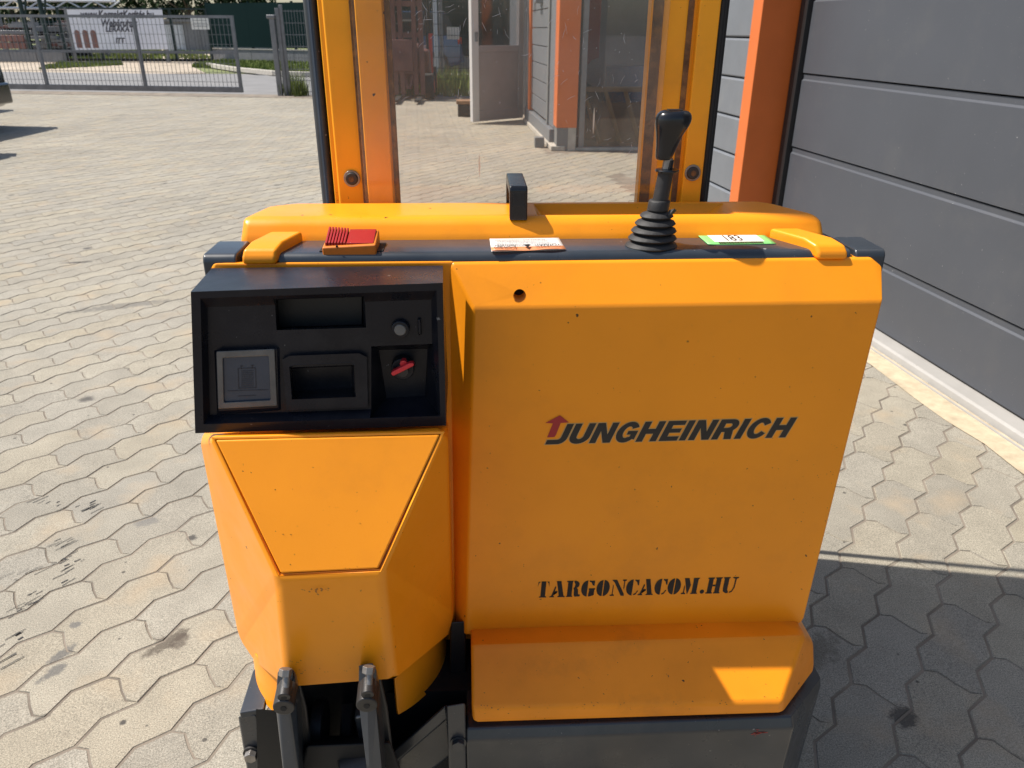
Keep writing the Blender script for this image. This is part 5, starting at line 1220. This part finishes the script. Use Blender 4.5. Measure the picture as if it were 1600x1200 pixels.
for k in range(150):
    px_, py_ = rs.choice([(rs.uniform(620, 1000), rs.uniform(0, 300)), (rs.uniform(860, 1000), rs.gauss(150, 80)), (rs.uniform(640, 800), rs.uniform(-10, 60))])
    q = at(px_, py_, MY-.0167); a_ = rs.choice([rs.gauss(1.2, .25), rs.gauss(.5, .3), rs.gauss(1.9, .3)]); l_ = rs.choice([.0008, .0015, .003, .006]); w_ = rs.uniform(.00012, .00030); ux, uz = math.cos(a_), math.sin(a_)
    bend = rs.uniform(-.25, .25)*l_; b0 = len(vs)
    for u in (-1, 0, 1):
        cx, cz = q.x+ux*l_*u-uz*bend*(1-u*u), q.z+uz*l_*u+ux*bend*(1-u*u); ww = w_*(1-.6*abs(u)); vs += [(cx-uz*ww, q.y, cz+ux*ww), (cx+uz*ww, q.y, cz-ux*ww)]
    fs += [(b0, b0+1, b0+3, b0+2), (b0+2, b0+3, b0+5, b0+4)]
o = raw('scratch_marks', vs, fs, M['whitemetal'], gl, smooth=False); o['kind'] = 'stuff'
bx('mast_base', lx0, ox1, 1.13, 1.44, .03, .12, M['chassis'], ST, bevel=.004)
bx('mast_crosshead', lx0, ox1, 1.14, 1.42, MT, MT+.08, M['grey'], ST, bevel=.004)
for x_ in (-.12, .24): bx('support_leg', x_-.06, x_+.06, 1.44, 2.35, .03, .11, M['chassis'], ST, bevel=.006)

# ---- chips and scuffs in the paint
def chips(name, spots_, fn, parent, mt, seed):
    r_ = random.Random(seed); vs, fs = [], []
    for (px, py, s_, n_) in spots_:
        for _ in range(n_):
            q = fn(px+(r_.gauss(0, 5) if n_ > 1 else 0), py+(r_.gauss(0, 2.2) if n_ > 1 else 0)); b0 = len(vs); k_ = 6; a0 = r_.uniform(0, 6); st = r_.uniform(1, 2.6)
            for i in range(k_):
                a_ = a0+i*2*math.pi/k_; rad = s_*r_.uniform(.35, 1.0); dx, dz = math.cos(a_)*rad, math.sin(a_)*rad/st; vs.append(q+Vector((dx*.8+dz*.6, 0, dz*.8-dx*.6)))
            fs.append(tuple(range(b0, b0+k_)))
    o = raw(name, vs, fs, mt, parent, smooth=False); o['kind'] = 'stuff'; return o
lp0, ln0 = lidp[0], (lidp[2]-lidp[0]).cross(lidp[4]-lidp[0]).normalized()
chips('paint_chips', [(489, 730, .0013, 1), (430, 765, .0012, 1), (457, 764, .0010, 1), (558, 769, .0013, 1), (514, 820, .0009, 1), (465, 822, .0010, 1), (563, 818, .0014, 1), (451, 835, .0016, 2), (454, 882, .0011, 1), (552, 888, .0010, 3), (403, 800, .0006, 3), (520, 790, .0006, 3)],
      lambda x, y: onplane(x, y, lp0, ln0)+Vector((0, -.0004, .0001)), ST, M['grime'], 1)
chips('paint_chips', [(475, 922, .0013, 3), (495, 924, .0020, 7), (508, 922, .0016, 5), (563, 922, .0009, 3), (440, 940, .0008, 2), (520, 971, .0014, 1), (592, 969, .0012, 2), (553, 1011, .0011, 1), (458, 1036, .0013, 6), (468, 1050, .0012, 6), (505, 1048, .0009, 4), (545, 1047, .0009, 3), (600, 1031, .0009, 4), (597, 950, .0010, 1), (575, 1008, .0009, 2)],
      lambda x, y: at(x, y, .7005+(y-900)*.00003), ST, M['grime'], 2)
cr_ = random.Random(12)
sp_, sn_ = sk[2], (sk[3]-sk[2]).cross(sk[4]-sk[2]).normalized()
chips('paint_chips', [(cr_.uniform(745, 1215), 1106+cr_.gauss(0, 2)-(.03)*0, cr_.choice((.0006, .0010, .0016)), 2) for _ in range(26)] + [(cr_.uniform(760, 1230), cr_.uniform(1015, 1095), .0008, 1) for _ in range(18)] + [(1092, 1010, .0012, 2), (1110, 1066, .0014, 1), (1045, 1064, .0013, 3), (1095, 1024, .0012, 2)],
      lambda x, y: onplane(x, y-(x-735)*.022, sp_, sn_)+Vector((0, -.0004, .0004)), ST, M['grime'], 5)
chips('paint_chips', [(cr_.uniform(760, 1330), cr_.uniform(500, 960), cr_.choice((.0005, .0007, .0008, .0011)), 1) for _ in range(70)] + [(1252, 815, .0014, 1), (1236, 894, .0018, 1), (1254, 923, .0016, 2), (1240, 660, .0008, 4), (1305, 700, .0007, 5), (1300, 740, .0007, 4)],
      lambda x, y: at(min(x, 1340-(y-500)*.16), y, YP-.0004), ST, M['grime'], 3)
# ---- lettering on the cover
def px_map(bl, br, tl_h, Y):   # baseline left, baseline right, cap height in px at left end
    A_, B_ = at(*bl, Y), at(*br, Y); T_ = at(bl[0], bl[1]-tl_h, Y); h_ = T_.z-A_.z
    return A_, (B_-A_), h_
def lettering(s, font, shear, track, bl, br, hpx, mt, names, Y, outline=None):
    gl_, W_ = word(s, font, shear, track); W_ += 0
    A_, D_, h_ = px_map(bl, br, hpx, Y)
    for ch, cs in gl_:
        me = glyph_mesh('g', cs)
        place(me, lambda x, y: Vector((A_.x+D_.x*x/W_, Y-.0006, A_.z+D_.z*x/W_+h_*y)))
        link(names, me, mt, cover_text, smooth=False)
        if outline:
            me = glyph_mesh('g', cs, offset=outline)
            place(me, lambda x, y: Vector((A_.x+D_.x*x/W_, Y-.0003, A_.z+D_.z*x/W_+h_*y)))
            link(names+'_outline', me, M['outline'], cover_text, smooth=False)
cover_text = ST
lettering('JUNGHEINRICH', SANS, .36, .05, (860, 694), (1229, 683), 31, M['ink'], 'logo_letter', YP, .035)
ar = [(852, 660), (875, 649), (888, 660), (874, 660.5), (867, 682), (856, 683), (863, 661.5)]
ar = [(852, 661), (875, 649), (889, 660), (876, 661), (868.5, 680), (866, 683), (855, 683.5), (864, 661.5)]
me = glyph_mesh('g', [[(x, -y) for x, y in ar]]); place(me, lambda x, y: at(x, -y, YP-.0009)); link('logo_arrow', me, M['logored'], ST, smooth=False)
lettering('TARGONCACOM.HU', STENCIL, .07, .01, (838, 933.5), (1149, 926), 25, M['sprayink'], 'stencil_letter', YP)
